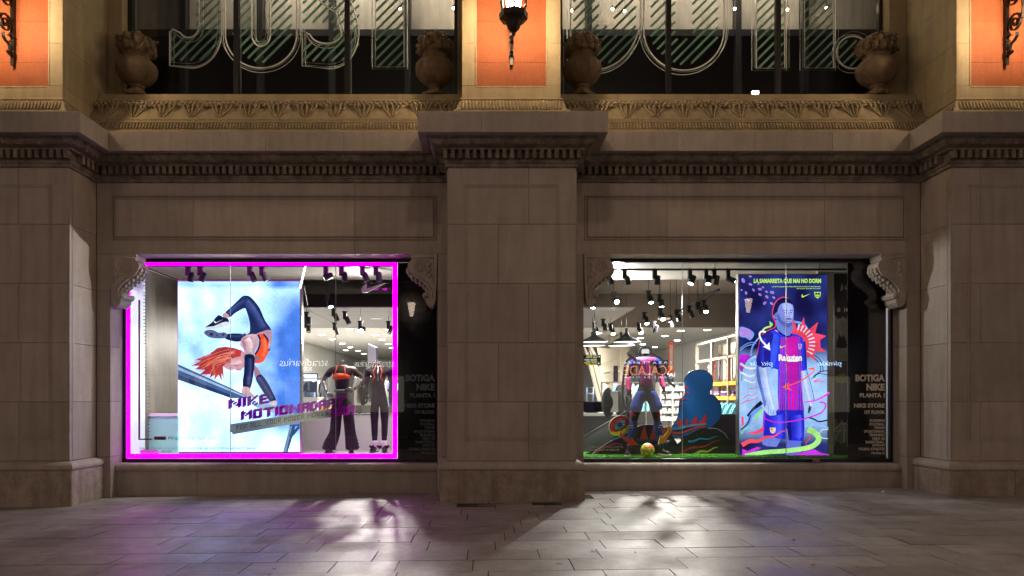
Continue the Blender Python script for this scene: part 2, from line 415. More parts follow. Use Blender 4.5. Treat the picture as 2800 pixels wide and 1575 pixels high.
# ------------------------------------------------------------------ building
BLD = thing('building', 'grand stone building with two lit shop windows between three piers', 'building', (0, 0, 0))
CZs = [.562, 1.404, 2.246, 3.088, 3.93, 4.742]
PC = [-6.8525, .3615, 7.5255]; HW = .9125
def stone(parent, x0, x1, y0, y1, z0, z1, m='stone', bev=.004, g=.002, name='stone_block'):
    return box(name, m, parent, x0 + g, x1 - g, y0, y1, z0 + g, z1 - g, bev)
def frame_mould(parent, x0, x1, z0, z1, y, w=.02, t=.010, name='panel_moulding', gap=.022, dark_strip=True):
    mb = MB()
    for a, b in ((0, w), (w + gap, w * .7)):
        X0, X1, Z0, Z1 = x0 + a, x1 - a, z0 + a, z1 - a
        mb.box(X0, X1, y - t, y + .004, Z1 - b, Z1).box(X0, X1, y - t, y + .004, Z0, Z0 + b)
        mb.box(X0, X0 + b, y - t, y + .004, Z0 + b, Z1 - b).box(X1 - b, X1, y - t, y + .004, Z0 + b, Z1 - b)
    o = obj(name, mb, 'stone', parent); gm = MB()      # darker strips laid along the grooves beside the beads
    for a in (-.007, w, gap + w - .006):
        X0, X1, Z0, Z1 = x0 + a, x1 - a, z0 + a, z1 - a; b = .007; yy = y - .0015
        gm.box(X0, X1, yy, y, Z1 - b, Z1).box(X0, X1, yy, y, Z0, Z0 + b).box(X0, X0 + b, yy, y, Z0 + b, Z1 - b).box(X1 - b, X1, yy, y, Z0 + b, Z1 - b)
    if dark_strip: obj('groove', gm, 'dark_strip', parent)
    return o
SH = .055
for pi, cx in enumerate(PC):
    core = MB().box(cx - HW + .02, cx + HW - .02, -.67, .30, -.2, 5.38)
    pier = obj('pier', core, 'core', BLD)
    l, r = cx - HW, cx + HW
    # base: plinth stones with a roll on top
    for a, b in ((l - .115, cx - .1), (cx - .1, r + .115)) if pi != 1 else ((l - .115, r + .115),):
        stone(pier, a, b, -.82, 0.0, -.12, .434, 'stone_rough', name='plinth_stone', bev=.01)
    prof = [(.0, .436), (.112, .436), (.125, .452), (.128, .48), (.118, .512), (.09, .538), (.05, .552), (.02, .56), (.0, .56)]
    pts = [(l, .0), (l, -.69), (r, -.69), (r, .0)]
    def sweep(pts, prof, ends=True):
        mb = MB(); n = len(pts); offs = []
        nr = []
        for i in range(n - 1):
            dx, dy = pts[i + 1][0] - pts[i][0], pts[i + 1][1] - pts[i][1]; L = math.hypot(dx, dy); nr.append((dy / L, -dx / L))
        for i in range(n):
            if i == 0: o = nr[0]
            elif i == n - 1: o = nr[-1]
            else: o = (nr[i - 1][0] + nr[i][0], nr[i - 1][1] + nr[i][1])
            offs.append(o)
        m = len(prof); vs = []
        for (x, y), (ox, oy) in zip(pts, offs):
            for p, z in prof: vs.append((x + ox * p, y + oy * p, z))
        fs = []
        for i in range(n - 1):
            for k in range(m - 1): fs.append((i * m + k, (i + 1) * m + k, (i + 1) * m + k + 1, i * m + k + 1))
        mb.add(vs, fs); return mb
    obj('base_roll', sweep(pts, prof), 'stone', pier)
    for ci in range(5):
        z0, z1 = CZs[ci], CZs[ci + 1]
        cut = cx + (.24 if ci % 2 == 0 else -.19) if pi == 1 else cx + (-.22 if ci % 2 else .2)
        if pi != 1 and ci % 2 == 1:
            cut = cx + .23
        if pi == 2 and ci % 2 == 0: cut = cx - .5
        stone(pier, l, cut, -.69, 0.0, z0, z1); stone(pier, cut, r, -.69, 0.0, z0, z1)
    frame_mould(pier, l + .235, r - .235, .86, 4.50, -.69, .014, .008, gap=.02, dark_strip=False)
    # narrow raised edge strips on the flanks
    for sx in (-1, 1):
        X = l if sx < 0 else r
        e = MB(); e.box(X, X + sx * .010, -.689, -.632, .566, 4.70); e.box(X, X + sx * .010, -.622, -.6, .62, 4.56)
        obj('edge_moulding', e, 'stone', pier)
BAYS = [(-5.94, -.551, -5.727, -.747), (1.274, 6.613, 1.482, 6.40)]
HEAD = 3.65
for bi, (a, b, o0, o1) in enumerate(BAYS):
    core = MB().box(a, b, .02, .30, HEAD + .03, 5.40).box(a, o0 - .012, .02, .30, -.2, HEAD + .03).box(o1 + .012, b, .02, .30, -.2, HEAD + .03)
    bw = obj('bay_wall', core, 'core', BLD)
    zz = [-.12] + CZs[:4] + [HEAD]
    for x0, x1 in ((a, o0), (o1, b)):
        for k in range(5): stone(bw, x0, x1, 0, .345, zz[k], zz[k + 1])
    cuts = [a] + ([P(528, 600, 0).x, P(970, 600, 0).x] if bi == 0 else [P(1824, 600, 0).x, P(2255, 600, 0).x]) + [b]
    for k in range(3):
        stone(bw, cuts[k], cuts[k + 1], 0, .345, HEAD, 4.742, name='lintel_stone')
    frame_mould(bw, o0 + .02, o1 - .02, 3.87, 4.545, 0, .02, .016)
    # low plinth under the window
    pc = [o0 + .003, o0 + (1.26 if bi == 0 else 1.36), o0 + (2.6 if bi == 0 else 2.75), o0 + (3.3 if bi == 0 else 4.15), o1 - .003]
    for k in range(4):
        x0, x1 = pc[k] + .002, pc[k + 1] - .002
        mb = MB(); pr = [(.155, -.12), (.155, .325), (.15, .33), (.13, .335), (.122, .355), (.122, .385), (.132, .415), (.15, .436), (.18, .445), (.42, .445)]
        vs = [(x, y, z) for x in (x0, x1) for y, z in pr]; m = len(pr)
        mb.add(vs, [(i, i + 1, m + i + 1, m + i) for i in range(m - 1)] + [list(range(m)) + [], list(range(m, 2 * m))[::-1]])
        obj('window_plinth', mb, 'stone', bw)
    # scroll brackets in the top corners
    zo = [(20, 60), (345, 60), (352, 90), (335, 128), (372, 165), (385, 205), (372, 260), (340, 310), (270, 355), (200, 410), (150, 460), (122, 512), (125, 530), (150, 535), (185, 545), (205, 575), (190, 605), (160, 615), (160, 660), (138, 690), (105, 715), (75, 700), (50, 670), (38, 600), (28, 400)]
    k = .00123
    base_p = [((x - 20) * k, -(z - 60) * k) for x, z in zo]
    for sx, ox in ((1, o0), (-1, o1)):
        pts = [(ox + sx * (px + .002), HEAD - .004 + pz) for px, pz in base_p]
        mb = MB(); mb.prism(pts, -.030, .27)
        br = obj('scroll_bracket', mb, 'stone', BLD)
        cxp, czp = ox + sx * (250 - 20) * k, HEAD - (215 - 60) * k
        sp = MB()
        pts = []
        for i in range(40):
            t = i / 39; rr = .098 * (1 - t * .8); an = t * 4.2 * math.pi
            pts.append((cxp + sx * rr * math.cos(an + 1.2), -.034, czp + rr * math.sin(an + 1.2)))
        sp.tube(pts, .010, 6)
        # tail line of the scroll and the sunk leaf ground
        sp.tube([(ox + sx * (x - 20) * k, -.034, HEAD - (z - 60) * k) for x, z in cat([(330, 290, 0), (230, 350, 0), (150, 420, 0), (95, 500, 0), (85, 600, 0)], 5, False) for x, z in [(x, z)]] if False else [(ox + sx * (v[0] - 20) * k, -.034, HEAD - (v[1] - 60) * k) for v in cat([(335, 290, 0), (235, 345, 0), (150, 415, 0), (95, 500, 0), (80, 610, 0)], 5, False)], .010, 6)
        sp.tube([(ox + sx * (v[0] - 20) * k, -.032, HEAD - (v[1] - 60) * k) for v in [(70, 130, 0), (70, 420, 0)]], .008, 6)
        sp.tube([(ox + sx * (v[0] - 20) * k, -.032, HEAD - (v[1] - 60) * k) for v in [(60, 110, 0), (330, 110, 0)]], .008, 6)
        for q, (lx, lz, ls) in enumerate([(120, 190, .04), (125, 260, .045), (110, 330, .04), (160, 300, .03), (150, 160, .03), (150, 225, .028)]):
            sp.ball((ox + sx * (lx - 20) * k, -.028, HEAD - (lz - 60) * k), ls, 8, 5, (1, .5, 1.1))
        obj('scroll', sp, 'stone', br)
        lf = MB()   # leaf on the curved underside, and the foot roll with its bud
        for q in range(9):
            t = q / 8; u = cat([(385, 250, 0), (330, 330, 0), (230, 400, 0), (150, 480, 0), (125, 540, 0)], 2, False)[q]
            for yy in (.03, .12, .21): lf.ball((ox + sx * (u[0] - 16) * k, yy, HEAD - (u[1] - 55) * k), .036 - .01 * abs(yy - .12) * 8, 8, 5, (1, 1.2, 1.5))
        obj('leaf', lf, 'stone', br)
        ft = MB(); ft.tube([(ox + sx * (165 - 20) * k, -.045, HEAD - (575 - 60) * k), (ox + sx * (165 - 20) * k, .29, HEAD - (575 - 60) * k)], .045, 12)
        for q in range(7): ft.ball((ox + sx * (100 + 22 * math.cos(q * 2.4) - 20) * k, .02 + .03 * (q % 3), HEAD - (665 + 30 * math.sin(q * 2.4) - 60) * k), .034, 8, 5)
        obj('bud', ft, 'stone', br)

# main cornice, swept round the piers
plan = [(-9.2, -.69), (-5.94, -.69), (-5.94, 0), (-.551, 0), (-.551, -.69), (1.274, -.69), (1.274, 0), (6.613, 0), (6.613, -.69), (10.2, -.69)]
prof = [(-.02, 4.735), (.03, 4.74), (.034, 4.78), (.05, 4.79), (.055, 4.815), (.062, 4.83), (.03, 4.832), (.03, 4.952), (.115, 4.955), (.118, 4.972), (.135, 4.98), (.15, 4.985), (.19, 4.995), (.225, 5.02), (.25, 5.05), (.255, 5.07), (.275, 5.072), (.275, 5.09), (-.02, 5.09)]
cor = obj('cornice', sweep(plan, prof), 'cornice', BLD)
den = MB().box(-.028, .028, -.1, .004, -.0585, .0585, .003).mesh('dentil', M['cornice'])
def dentils(x0, y0, x1, y1, rz):
    L = math.hypot(x1 - x0, y1 - y0); n = int(L / .1); st = L / n
    for i in range(n):
        t = (i + .5) / n
        link('dentil', den, cor, (x0 + (x1 - x0) * t, y0 + (y1 - y0) * t, 4.892), (R.uniform(-.01, .01), 0, rz))
q = .03
for (xa, xb) in ((-7.8, -5.94), (-.551, 1.274), (6.613, 8.3)): dentils(xa - q - .05, -.69 - q, xb + q + .05, -.69 - q, 0)
for (xa, xb) in ((-5.94, -.551), (1.274, 6.613)): dentils(xa + .13, -q, xb - .13, -q, 0)
for X, rz in ((-5.94 + q, math.pi / 2), (1.274 + q, math.pi / 2)): dentils(X, -.60, X, -.14, rz)
for X, rz in ((-.551 - q, -math.pi / 2), (6.613 - q, -math.pi / 2)): dentils(X, -.60, X, -.14, rz)
# egg pattern on the quarter-round moulding
eg = MB()
def eggs(x0, y0, x1, y1, nx, ny):
    L = math.hypot(x1 - x0, y1 - y0); n = int(L / .12)
    for i in range(n):
        t = (i + .5) / n; eg.ball((x0 + (x1 - x0) * t + nx * .207, y0 + (y1 - y0) * t + ny * .207, 5.022), .03, 6, 4, (1 if ny else .7, .7 if ny else 1, 1.1))
for (xa, xb) in ((-7.8, -5.9), (-.6, 1.32), (6.57, 8.3)): eggs(xa - .1, -.69, xb + .1, -.69, 0, -1)
for (xa, xb) in ((-5.7, -.8), (1.5, 6.4)): eggs(xa, 0, xb, 0, 0, -1)
eggs(-5.94, -.8, -5.94, -.2, 1, 0); eggs(1.274, -.8, 1.274, -.2, 1, 0); eggs(-.551, -.8, -.551, -.2, -1, 0); eggs(6.613, -.8, 6.613, -.2, -1, 0)
obj('egg_moulding', eg, 'cornice', cor, kind='stuff')
# slab course above it
led = obj('ledge', MB().box(-9.2, 10.2, .02, .06, 5.10, 5.36), 'core', BLD)
Z0, Z1 = 5.088, 5.375; E = .39
for xa, xb, cut in ((-9.2, -5.94 + E, -7.0), (-.551 - E, 1.274 + E, P(1317, 340, -1.08).x), (6.613 - E, 10.2, 7.9)):
    for u, v in ((xa, cut), (cut, xb)): box('coping_stone', 'stone', led, u + .0015, v - .0015, -1.08, 0.02, Z0, Z1, .004)
for xa, xb, nn in ((-5.94 + E, -.551 - E, 4), (1.274 + E, 6.613 - E, 4)):
    w = (xb - xa) / nn
    for i in range(nn): box('coping_stone', 'stone', led, xa + i * w + .0015, xa + (i + 1) * w - .0015, -.37, 0.02, Z0, Z1, .004)

# ------------------------------------------------------------------ upper storey
UP = []
PH = .715
for pi, cx in enumerate(PC):
    pil = obj('pilaster', MB().box(cx - PH + .01, cx + PH - .01, -.47, .9, 5.38, 9.9), 'cream', BLD)
    l, r = cx - PH, cx + PH; pl, pr_ = cx - .502, cx + .502
    # frame stones round the sunk orange panel
    for k, (z0, z1) in enumerate(((5.98, 6.6), (6.6, 7.3), (7.3, 8.1), (8.1, 9.0), (9.0, 9.9))):
        box('jamb_stone', 'cream', pil, l, pl, -.51, .2, z0 + .001, z1 - .001, .003); box('jamb_stone', 'cream', pil, pr_, r, -.51, .2, z0 + .001, z1 - .001, .003)
    box('base_stone', 'cream', pil, l, r, -.51, .2, 5.80, 5.98 - .001, .003)
    for z0, z1 in ((5.982, 6.33), (6.332, 6.93), (6.932, 7.6), (7.602, 8.4), (8.402, 9.9)):
        box('orange_panel', 'orange', pil, pl + .001, pr_ - .001, -.485, -.46, z0, z1, .0015)
    bead = MB()
    for i in range(90):
        z = 6.0 + i * .036
        for X in (pl - .022, pr_ + .022): bead.ball((X, -.512, z), .012, 5, 3)
    i = pl
    while i < pr_: bead.ball((i, -.512, 5.958), .012, 5, 3); i += .036
    obj('bead_moulding', bead, 'cream', pil, kind='stuff')
    # spreading base moulding with flutes
    pts = [(l, .3), (l, -.51), (r, -.51), (r, .3)]
    pf = [(0, 5.81), (.02, 5.80), (.024, 5.775), (.012, 5.77), (.012, 5.755), (.03, 5.745), (.045, 5.70), (.062, 5.64), (.085, 5.60), (.115, 5.585), (.12, 5.565), (.13, 5.56), (.13, 5.375)]
    bm_ = obj('base_moulding', sweep(pts, pf), 'cream', pil)
    fl = MB(); n = 30
    for i in range(n):
        x = l - .01 + (2 * PH + .02) * (i + .5) / n
        fl.tube([(x, -.51 - .022, 5.752), (x, -.51 - .052, 5.70), (x, -.51 - .072, 5.645), (x, -.51 - .10, 5.60)], [.013, .015, .016, .017], 6)
    for sx, X in ((-1, l), (1, r)):
        for i in range(14):
            y = -.5 + i * .049
            fl.tube([(X + sx * .022, y, 5.752), (X + sx * .052, y, 5.70), (X + sx * .072, y, 5.645), (X + sx * .10, y, 5.60)], [.013, .015, .016, .017], 6)
    obj('fluting', fl, 'cream', pil, kind='stuff')
# leaf used along the frieze
def leaf_mesh():
    mb = MB(); nu, nv = 18, 9; vs = []
    for j in range(nv + 1):
        v = j / nv
        for i in range(nu + 1):
            u = i / nu * 2 - 1
            rib = math.cos(u * math.pi * 3.5) * .5 + .5
            curl = math.exp(-((v - .92) / .13) ** 2)
            h = (.004 + .030 * rib * (1 - abs(u) * .5)) * (0.25 + v) + .03 * curl * (1 - u * u)
            if abs(u) > .97 or j == 0: h = -.005
            spread = .75 + .25 * v
            vs.append((u * .205 * spread + .03 * math.sin(v * 3) * u, -h, v))
    fs = [(j * (nu + 1) + i, j * (nu + 1) + i + 1, (j + 1) * (nu + 1) + i + 1, (j + 1) * (nu + 1) + i) for j in range(nv) for i in range(nu)]
    out = []
    def lay(x, d, v):
        return (x, .165 + (.35 - .165) * (max(0, v) ** .8) - d, 5.795 + v * .30)
    for x, d, v in vs: out.append(lay(x, -d, v))
    mb.add(out, fs, smooth=True)
    for x1, x0 in ((-.17, -.03), (-.10, -.02), (.0, .0), (.10, .02), (.17, .03)):      # ribs that fan out from the foot
        mb.tube([lay(x0, .012, .05), lay(x0 + (x1 - x0) * .35, .030, .35), lay(x0 + (x1 - x0) * .8, .045, .65), lay(x1, .07, .88)], [.007, .012, .014, .012], 6)
    for i in range(6):                                    # curled tips along the top edge
        x = -.175 + i * .07; mb.ball(lay(x, .075, .90 - .03 * (i % 2)), .034, 7, 5, (1, .9, .8)); mb.ball(lay(x + .035, .055, .76), .022, 6, 4)
    return mb.mesh('leaf_ornament', M['cream'])
LEAF = leaf_mesh()
for bi, (a, b) in enumerate(((PC[0] + PH, PC[1] - PH), (PC[1] + PH, PC[2] - PH))):
    uw = obj('sill_wall', MB().box(a, b, .44, .66, 5.3, 6.18), 'cream', BLD)
    pf = [(0.0, 5.375), (0.0, 5.53), (.05, 5.535), (.05, 5.556), (.065, 5.56), (.14, 5.705), (.125, 5.71), (.13, 5.74), (.155, 5.745), (.16, 5.775), (.165, 5.79), (.20, 5.84), (.28, 5.95), (.33, 6.05), (.355, 6.098), (.345, 6.105), (.335, 6.13), (.345, 6.155), (.37, 6.165), (.385, 6.18), (.40, 6.185), (.40, 6.266), (.72, 6.27)]
    mb = MB(); m = len(pf); mb.add([(x, y, z) for x in (a + .001, b - .001) for y, z in pf], [(i, i + 1, m + i + 1, m + i) for i in range(m - 1)])
    obj('sill', mb, 'cream', uw)
    fl = MB(); x = a + .05
    while x < b - .03:
        fl.tube([(x, .062, 5.585), (x, .086, 5.63), (x, .110, 5.68), (x, .128, 5.70)], [.010, .014, .014, .012], 6); x += .0478
    x = a + .03
    while x < b - .02:
        fl.ball((x, .150, 5.757), .017, 6, 4, (1.3, 1, 1)); fl.ball((x, .338, 6.13), .016, 6, 4, (1.25, 1, 1)); x += .04
    obj('fluting', fl, 'cream', uw, kind='stuff')
    n = 13; st = (b - a) / n
    for i in range(n):
        link('leaf_ornament', LEAF, uw, (a + (i + .5) * st, 0, 0), None, (1 if i % 2 else -1, 1, 1))
    # jambs beside the glass
    gl, gr = ((-5.917, -.471), (1.18, 6.54))[bi]
    for x0, x1 in ((a, gl), (gr, b)):
        if x1 - x0 > .01: box('window_jamb', 'cream', uw, x0, x1, .68, 1.0, 6.27, 9.9)
    # glazing
    win = obj('upper_window', MB().box(gl, gl + .075, .86, .95, 6.27, 9.8).box(gr - .06, gr, .86, .95, 6.27, 9.8).box(gl + .075, gr - .06, .86, .95, 6.27, 6.31).box(gl + .075, gr - .06, .86, .95, 9.72, 9.8), 'black', BLD)
    ms = ((647.5, 950), (1827, 2126))[bi]; ms = [P(p, 100, .9).x for p in ms]
    xs = [gl + .075] + ms + [gr - .06]
    for X in ms:
        obj('mullion', MB().box(X - .04, X + .04, .85, .93, 6.31, 9.72), plain('mullion_black', (.004, .004, .004), .6), win)
    for i in range(3): box('pane', 'glass', win, xs[i] + .032, xs[i + 1] - .032, .905, .91, 6.31, 9.72)
    e = MB()
    for X in [gl + .10] + [m_ + .055 for m_ in ms]: e.box(X - .005, X + .005, .93, .94, 6.31, 9.7)
    obj('glass_edge', e, plain('edge_grey', (.35, .42, .40), .3), win)
box('parapet', 'cream', BLD, -9.2, 10.2, -.5, 1.2, 9.9, 10.6)
for x0, x1 in ((-9.2, PC[0] - PH), (PC[2] + PH, 10.2)):
    box('side_wall', 'cream', BLD, x0, x1, -.1, .6, 5.38, 9.9); 
for x0, x1 in ((-9.2, PC[0] - HW - .12), (PC[2] + HW + .12, 10.2)): box('side_wall', 'stone', BLD, x0, x1, -.35, .3, -.15, 5.08)
# the hall behind the upper windows: back wall, floor, pale blinds over black rails
hall = MB(); hall.box(-9.2, 10.2, 5.0, 5.1, 4.9, 10); hall.box(-9.2, 10.2, 1.0, 5.0, 6.02, 6.1)
hall.box(-9.2, 10.2, 1.2, 5.1, 9.9, 10.0); hall.box(-9.2, -9.1, 1.0, 5, 6.1, 9.9).box(10.1, 10.2, 1, 5, 6.1, 9.9)
obj('hall', hall, plain('hall_dark', (.06, .056, .052), .7), BLD)
M['blind'] = stonemat('mesh_blind', (.50, .47, .43), (.38, .36, .33), scale=1.2, bump=0, rnd=.25, streak=.3, fine=200)
for bi, (vb, dark) in enumerate((((503, 712, 908, 1115), 0), ((1610, 2017, 2200), 1))):
    xs = [P(v, 50, 1.9).x for v in vb]; lo, hi = (-6.6, .2) if bi == 0 else (.6, 7.2)
    t = obj('inner_screen', MB().box(lo, hi, 1.86, 1.96, P(0, 101, 1.9).z, P(0, 83, 1.9).z), 'black', BLD)
    for X in xs: obj('post', MB().box(X - .05, X + .05, 1.84, 1.98, 6.1, 9.85), 'black', t)
    ed = [lo] + xs + [hi]
    for i in range(len(ed) - 1): box('blind', 'blind', t, ed[i] + .055, ed[i + 1] - .055, 2.0, 2.01, P(0, 84, 1.9).z, 9.8)
# ------------------------------------------------------------------ wall lanterns
M['lampglass'] = emit('lit_opal_glass', (1.0, .72, .44), 150)
def lantern(cx, label):
    t = thing('wall_lantern', label, 'lantern', (cx, -.51, 6.2), 0, 'lanterns on the piers')
    LY = -.80; UP_ = .15
    b = MB()   # bottom plate and hanging cup
    b.lathe([(0, -.075), (.022, -.06), (.03, -.035), (.018, -.01), (.05, .0), (.075, .045), (.10, .10), (.115, .125), (.13, .135), (.165, .145), (.19, .155), (.195, .225), (.17, .24)], (0, LY, 0), 8, smooth=False)
    for i in range(8):
        a = 2 * math.pi * i / 8
        b.tube([(.095 * math.cos(a), LY + .095 * math.sin(a), .115), (.07 * math.cos(a), LY + .07 * math.sin(a), .03), (.03 * math.cos(a), LY + .03 * math.sin(a), -.01)], .012, 5)
    b.v = [(x, y, z + UP_) for x, y, z in b.v]; obj('base_cup', b, 'iron', t)
    f = MB()
    for i in range(6):
        a = 2 * math.pi * (i + .5) / 6
        f.tube([(.165 * math.cos(a), LY + .165 * math.sin(a), .235), (.26 * math.cos(a), LY + .26 * math.sin(a), .90)], .014, 5)
        f.ball((.18 * math.cos(a), LY + .18 * math.sin(a), .28), .022, 6, 4)
    f.lathe([(.27, .90), (.30, .92), (.30, .96), (.20, 1.06), (.12, 1.18), (.05, 1.24), (.03, 1.32), (0, 1.38)], (0, LY, 0), 6, smooth=False)
    f.v = [(x, y, z + UP_) for x, y, z in f.v]; obj('cage', f, 'iron', t)
    g = MB(); g.lathe([(.07, .25), (.10, .36), (.11, .5), (.09, .66), (.04, .76)], (0, LY, 0), 12)
    g.v = [(x, y, z + UP_) for x, y, z in g.v]; obj('bulb_glass', g, 'lampglass', t)
    # wrought bracket in the plane at right angles to the wall
    k = MB(); S = k.strip
    S([(0, -.02, .07), (0, -.02, 1.75)], .045, .03)
    S([(0, -.03, 1.2), (0, -.5, 1.52), (0, LY, 1.50)], .045, .022); S([(0, LY, 1.50), (0, LY, 1.36)], .03, .03)
    def spiral(cy, cz, r0, r1, turns, a0, n=44):
        return [(0, cy + (r0 + (r1 - r0) * i / n) * math.cos(a0 + turns * 2 * math.pi * i / n), cz + (r0 + (r1 - r0) * i / n) * math.sin(a0 + turns * 2 * math.pi * i / n)) for i in range(n + 1)]
    S(spiral(-.17, .60, .155, .02, 2.2, -1.2), .04, .014)
    S(spiral(-.16, .60, .115, .01, 2.0, 1.8), .03, .010)
    S([(0, -.31, .60), (0, -.33, .75), (0, -.30, .95), (0, -.22, 1.15), (0, -.06, 1.35)], .045, .018)
    S(spiral(-.13, .98, .13, .02, 2.0, 1.0), .04, .012)
    S(spiral(-.10, 1.28, .10, .02, 1.8, 1.0), .04, .012)
    S([(0, -.21, .45), (0, -.215, .40), (0, -.17, .36), (0, -.10, .34), (0, -.075, .28), (0, -.035, .22), (0, -.09, .20), (0, -.12, .225), (0, -.10, .25), (0, -.06, .24)], .04, .018)
    for z in (.20, .24, .40, .47): k.box(-.035, .035, -.05, .0, z, z + .02)
    obj('bracket', k, 'iron', t)
    return t
LANT = 300
lan = lantern(PC[1], 'lit black iron lantern on the middle pier above the stone ledge')
l2 = lantern(PC[0], 'black iron lantern with scroll bracket on the left pier'); l3 = lantern(PC[2], 'black iron lantern with scroll bracket on the right pier')

# ------------------------------------------------------------------ stone urns
def urn(x, rz, label):
    t = thing('stone_urn', label, 'urn', (x, .50, 6.27), rz, 'urns standing on the window sills')
    b = MB(); b.box(-.15, .15, -.15, .15, 0, .05, .004)
    obj('foot_block', b, 'terracotta', t)
    f = MB(); f.lathe([(.125, .05), (.13, .075), (.115, .095), (.085, .11), (.08, .13), (.11, .145), (.12, .16), (.1, .17)], n=20); obj('foot', f, 'terracotta', t)
    w = MB(); w.lathe([(.09, .165), (.16, .20), (.24, .27), (.29, .36), (.30, .44), (.285, .50), (.24, .55), (.20, .58), (.19, .60), (.19, .65)], n=48, rib=.045, ribn=16); obj('bowl', w, 'terracotta', t)
    r = MB(); r.lathe([(.19, .64), (.205, .66), (.235, .69), (.25, .705), (.25, .72), (.22, .735), (.2, .74)], n=24); obj('rim', r, 'terracotta', t)
    g = MB(); RR = random.Random(int(abs(x) * 100))
    for ring, (rad, z, n, s) in enumerate(((.235, .735, 13, .062), (.20, .80, 12, .075), (.235, .84, 10, .06), (.14, .88, 9, .07), (.06, .90, 4, .07), (.0, .82, 1, .16))):
        for i in range(n):
            a = 2 * math.pi * (i + .5 * ring) / n + RR.uniform(-.15, .15)
            c = Vector((rad * math.cos(a), rad * math.sin(a), z + RR.uniform(-.02, .02)))
            g.ball(c, s * RR.uniform(.8, 1.15), 8, 6, (RR.uniform(.8, 1.1), RR.uniform(.8, 1.1), RR.uniform(.9, 1.3)))
            for _ in range(2): g.ball(c + Vector((RR.uniform(-.04, .04), RR.uniform(-.04, .04), RR.uniform(-.02, .05))) + Vector((math.cos(a), math.sin(a), 0)) * .03, s * .42, 6, 4)
    obj('carved_fruit', g, 'terracotta', t)
urn(P(374, 200, .5).x, .2, 'carved stone urn of fruit at the left end of the left window sill')
urn(P(1189, 200, .5).x, 1.1, 'carved stone urn of fruit on the left window sill beside the middle pier')
urn(P(1592, 200, .5).x, 2.3, 'carved stone urn of fruit on the right window sill beside the middle pier')
urn(P(2398, 200, .5).x, .7, 'carved stone urn of fruit at the right end of the right window sill')

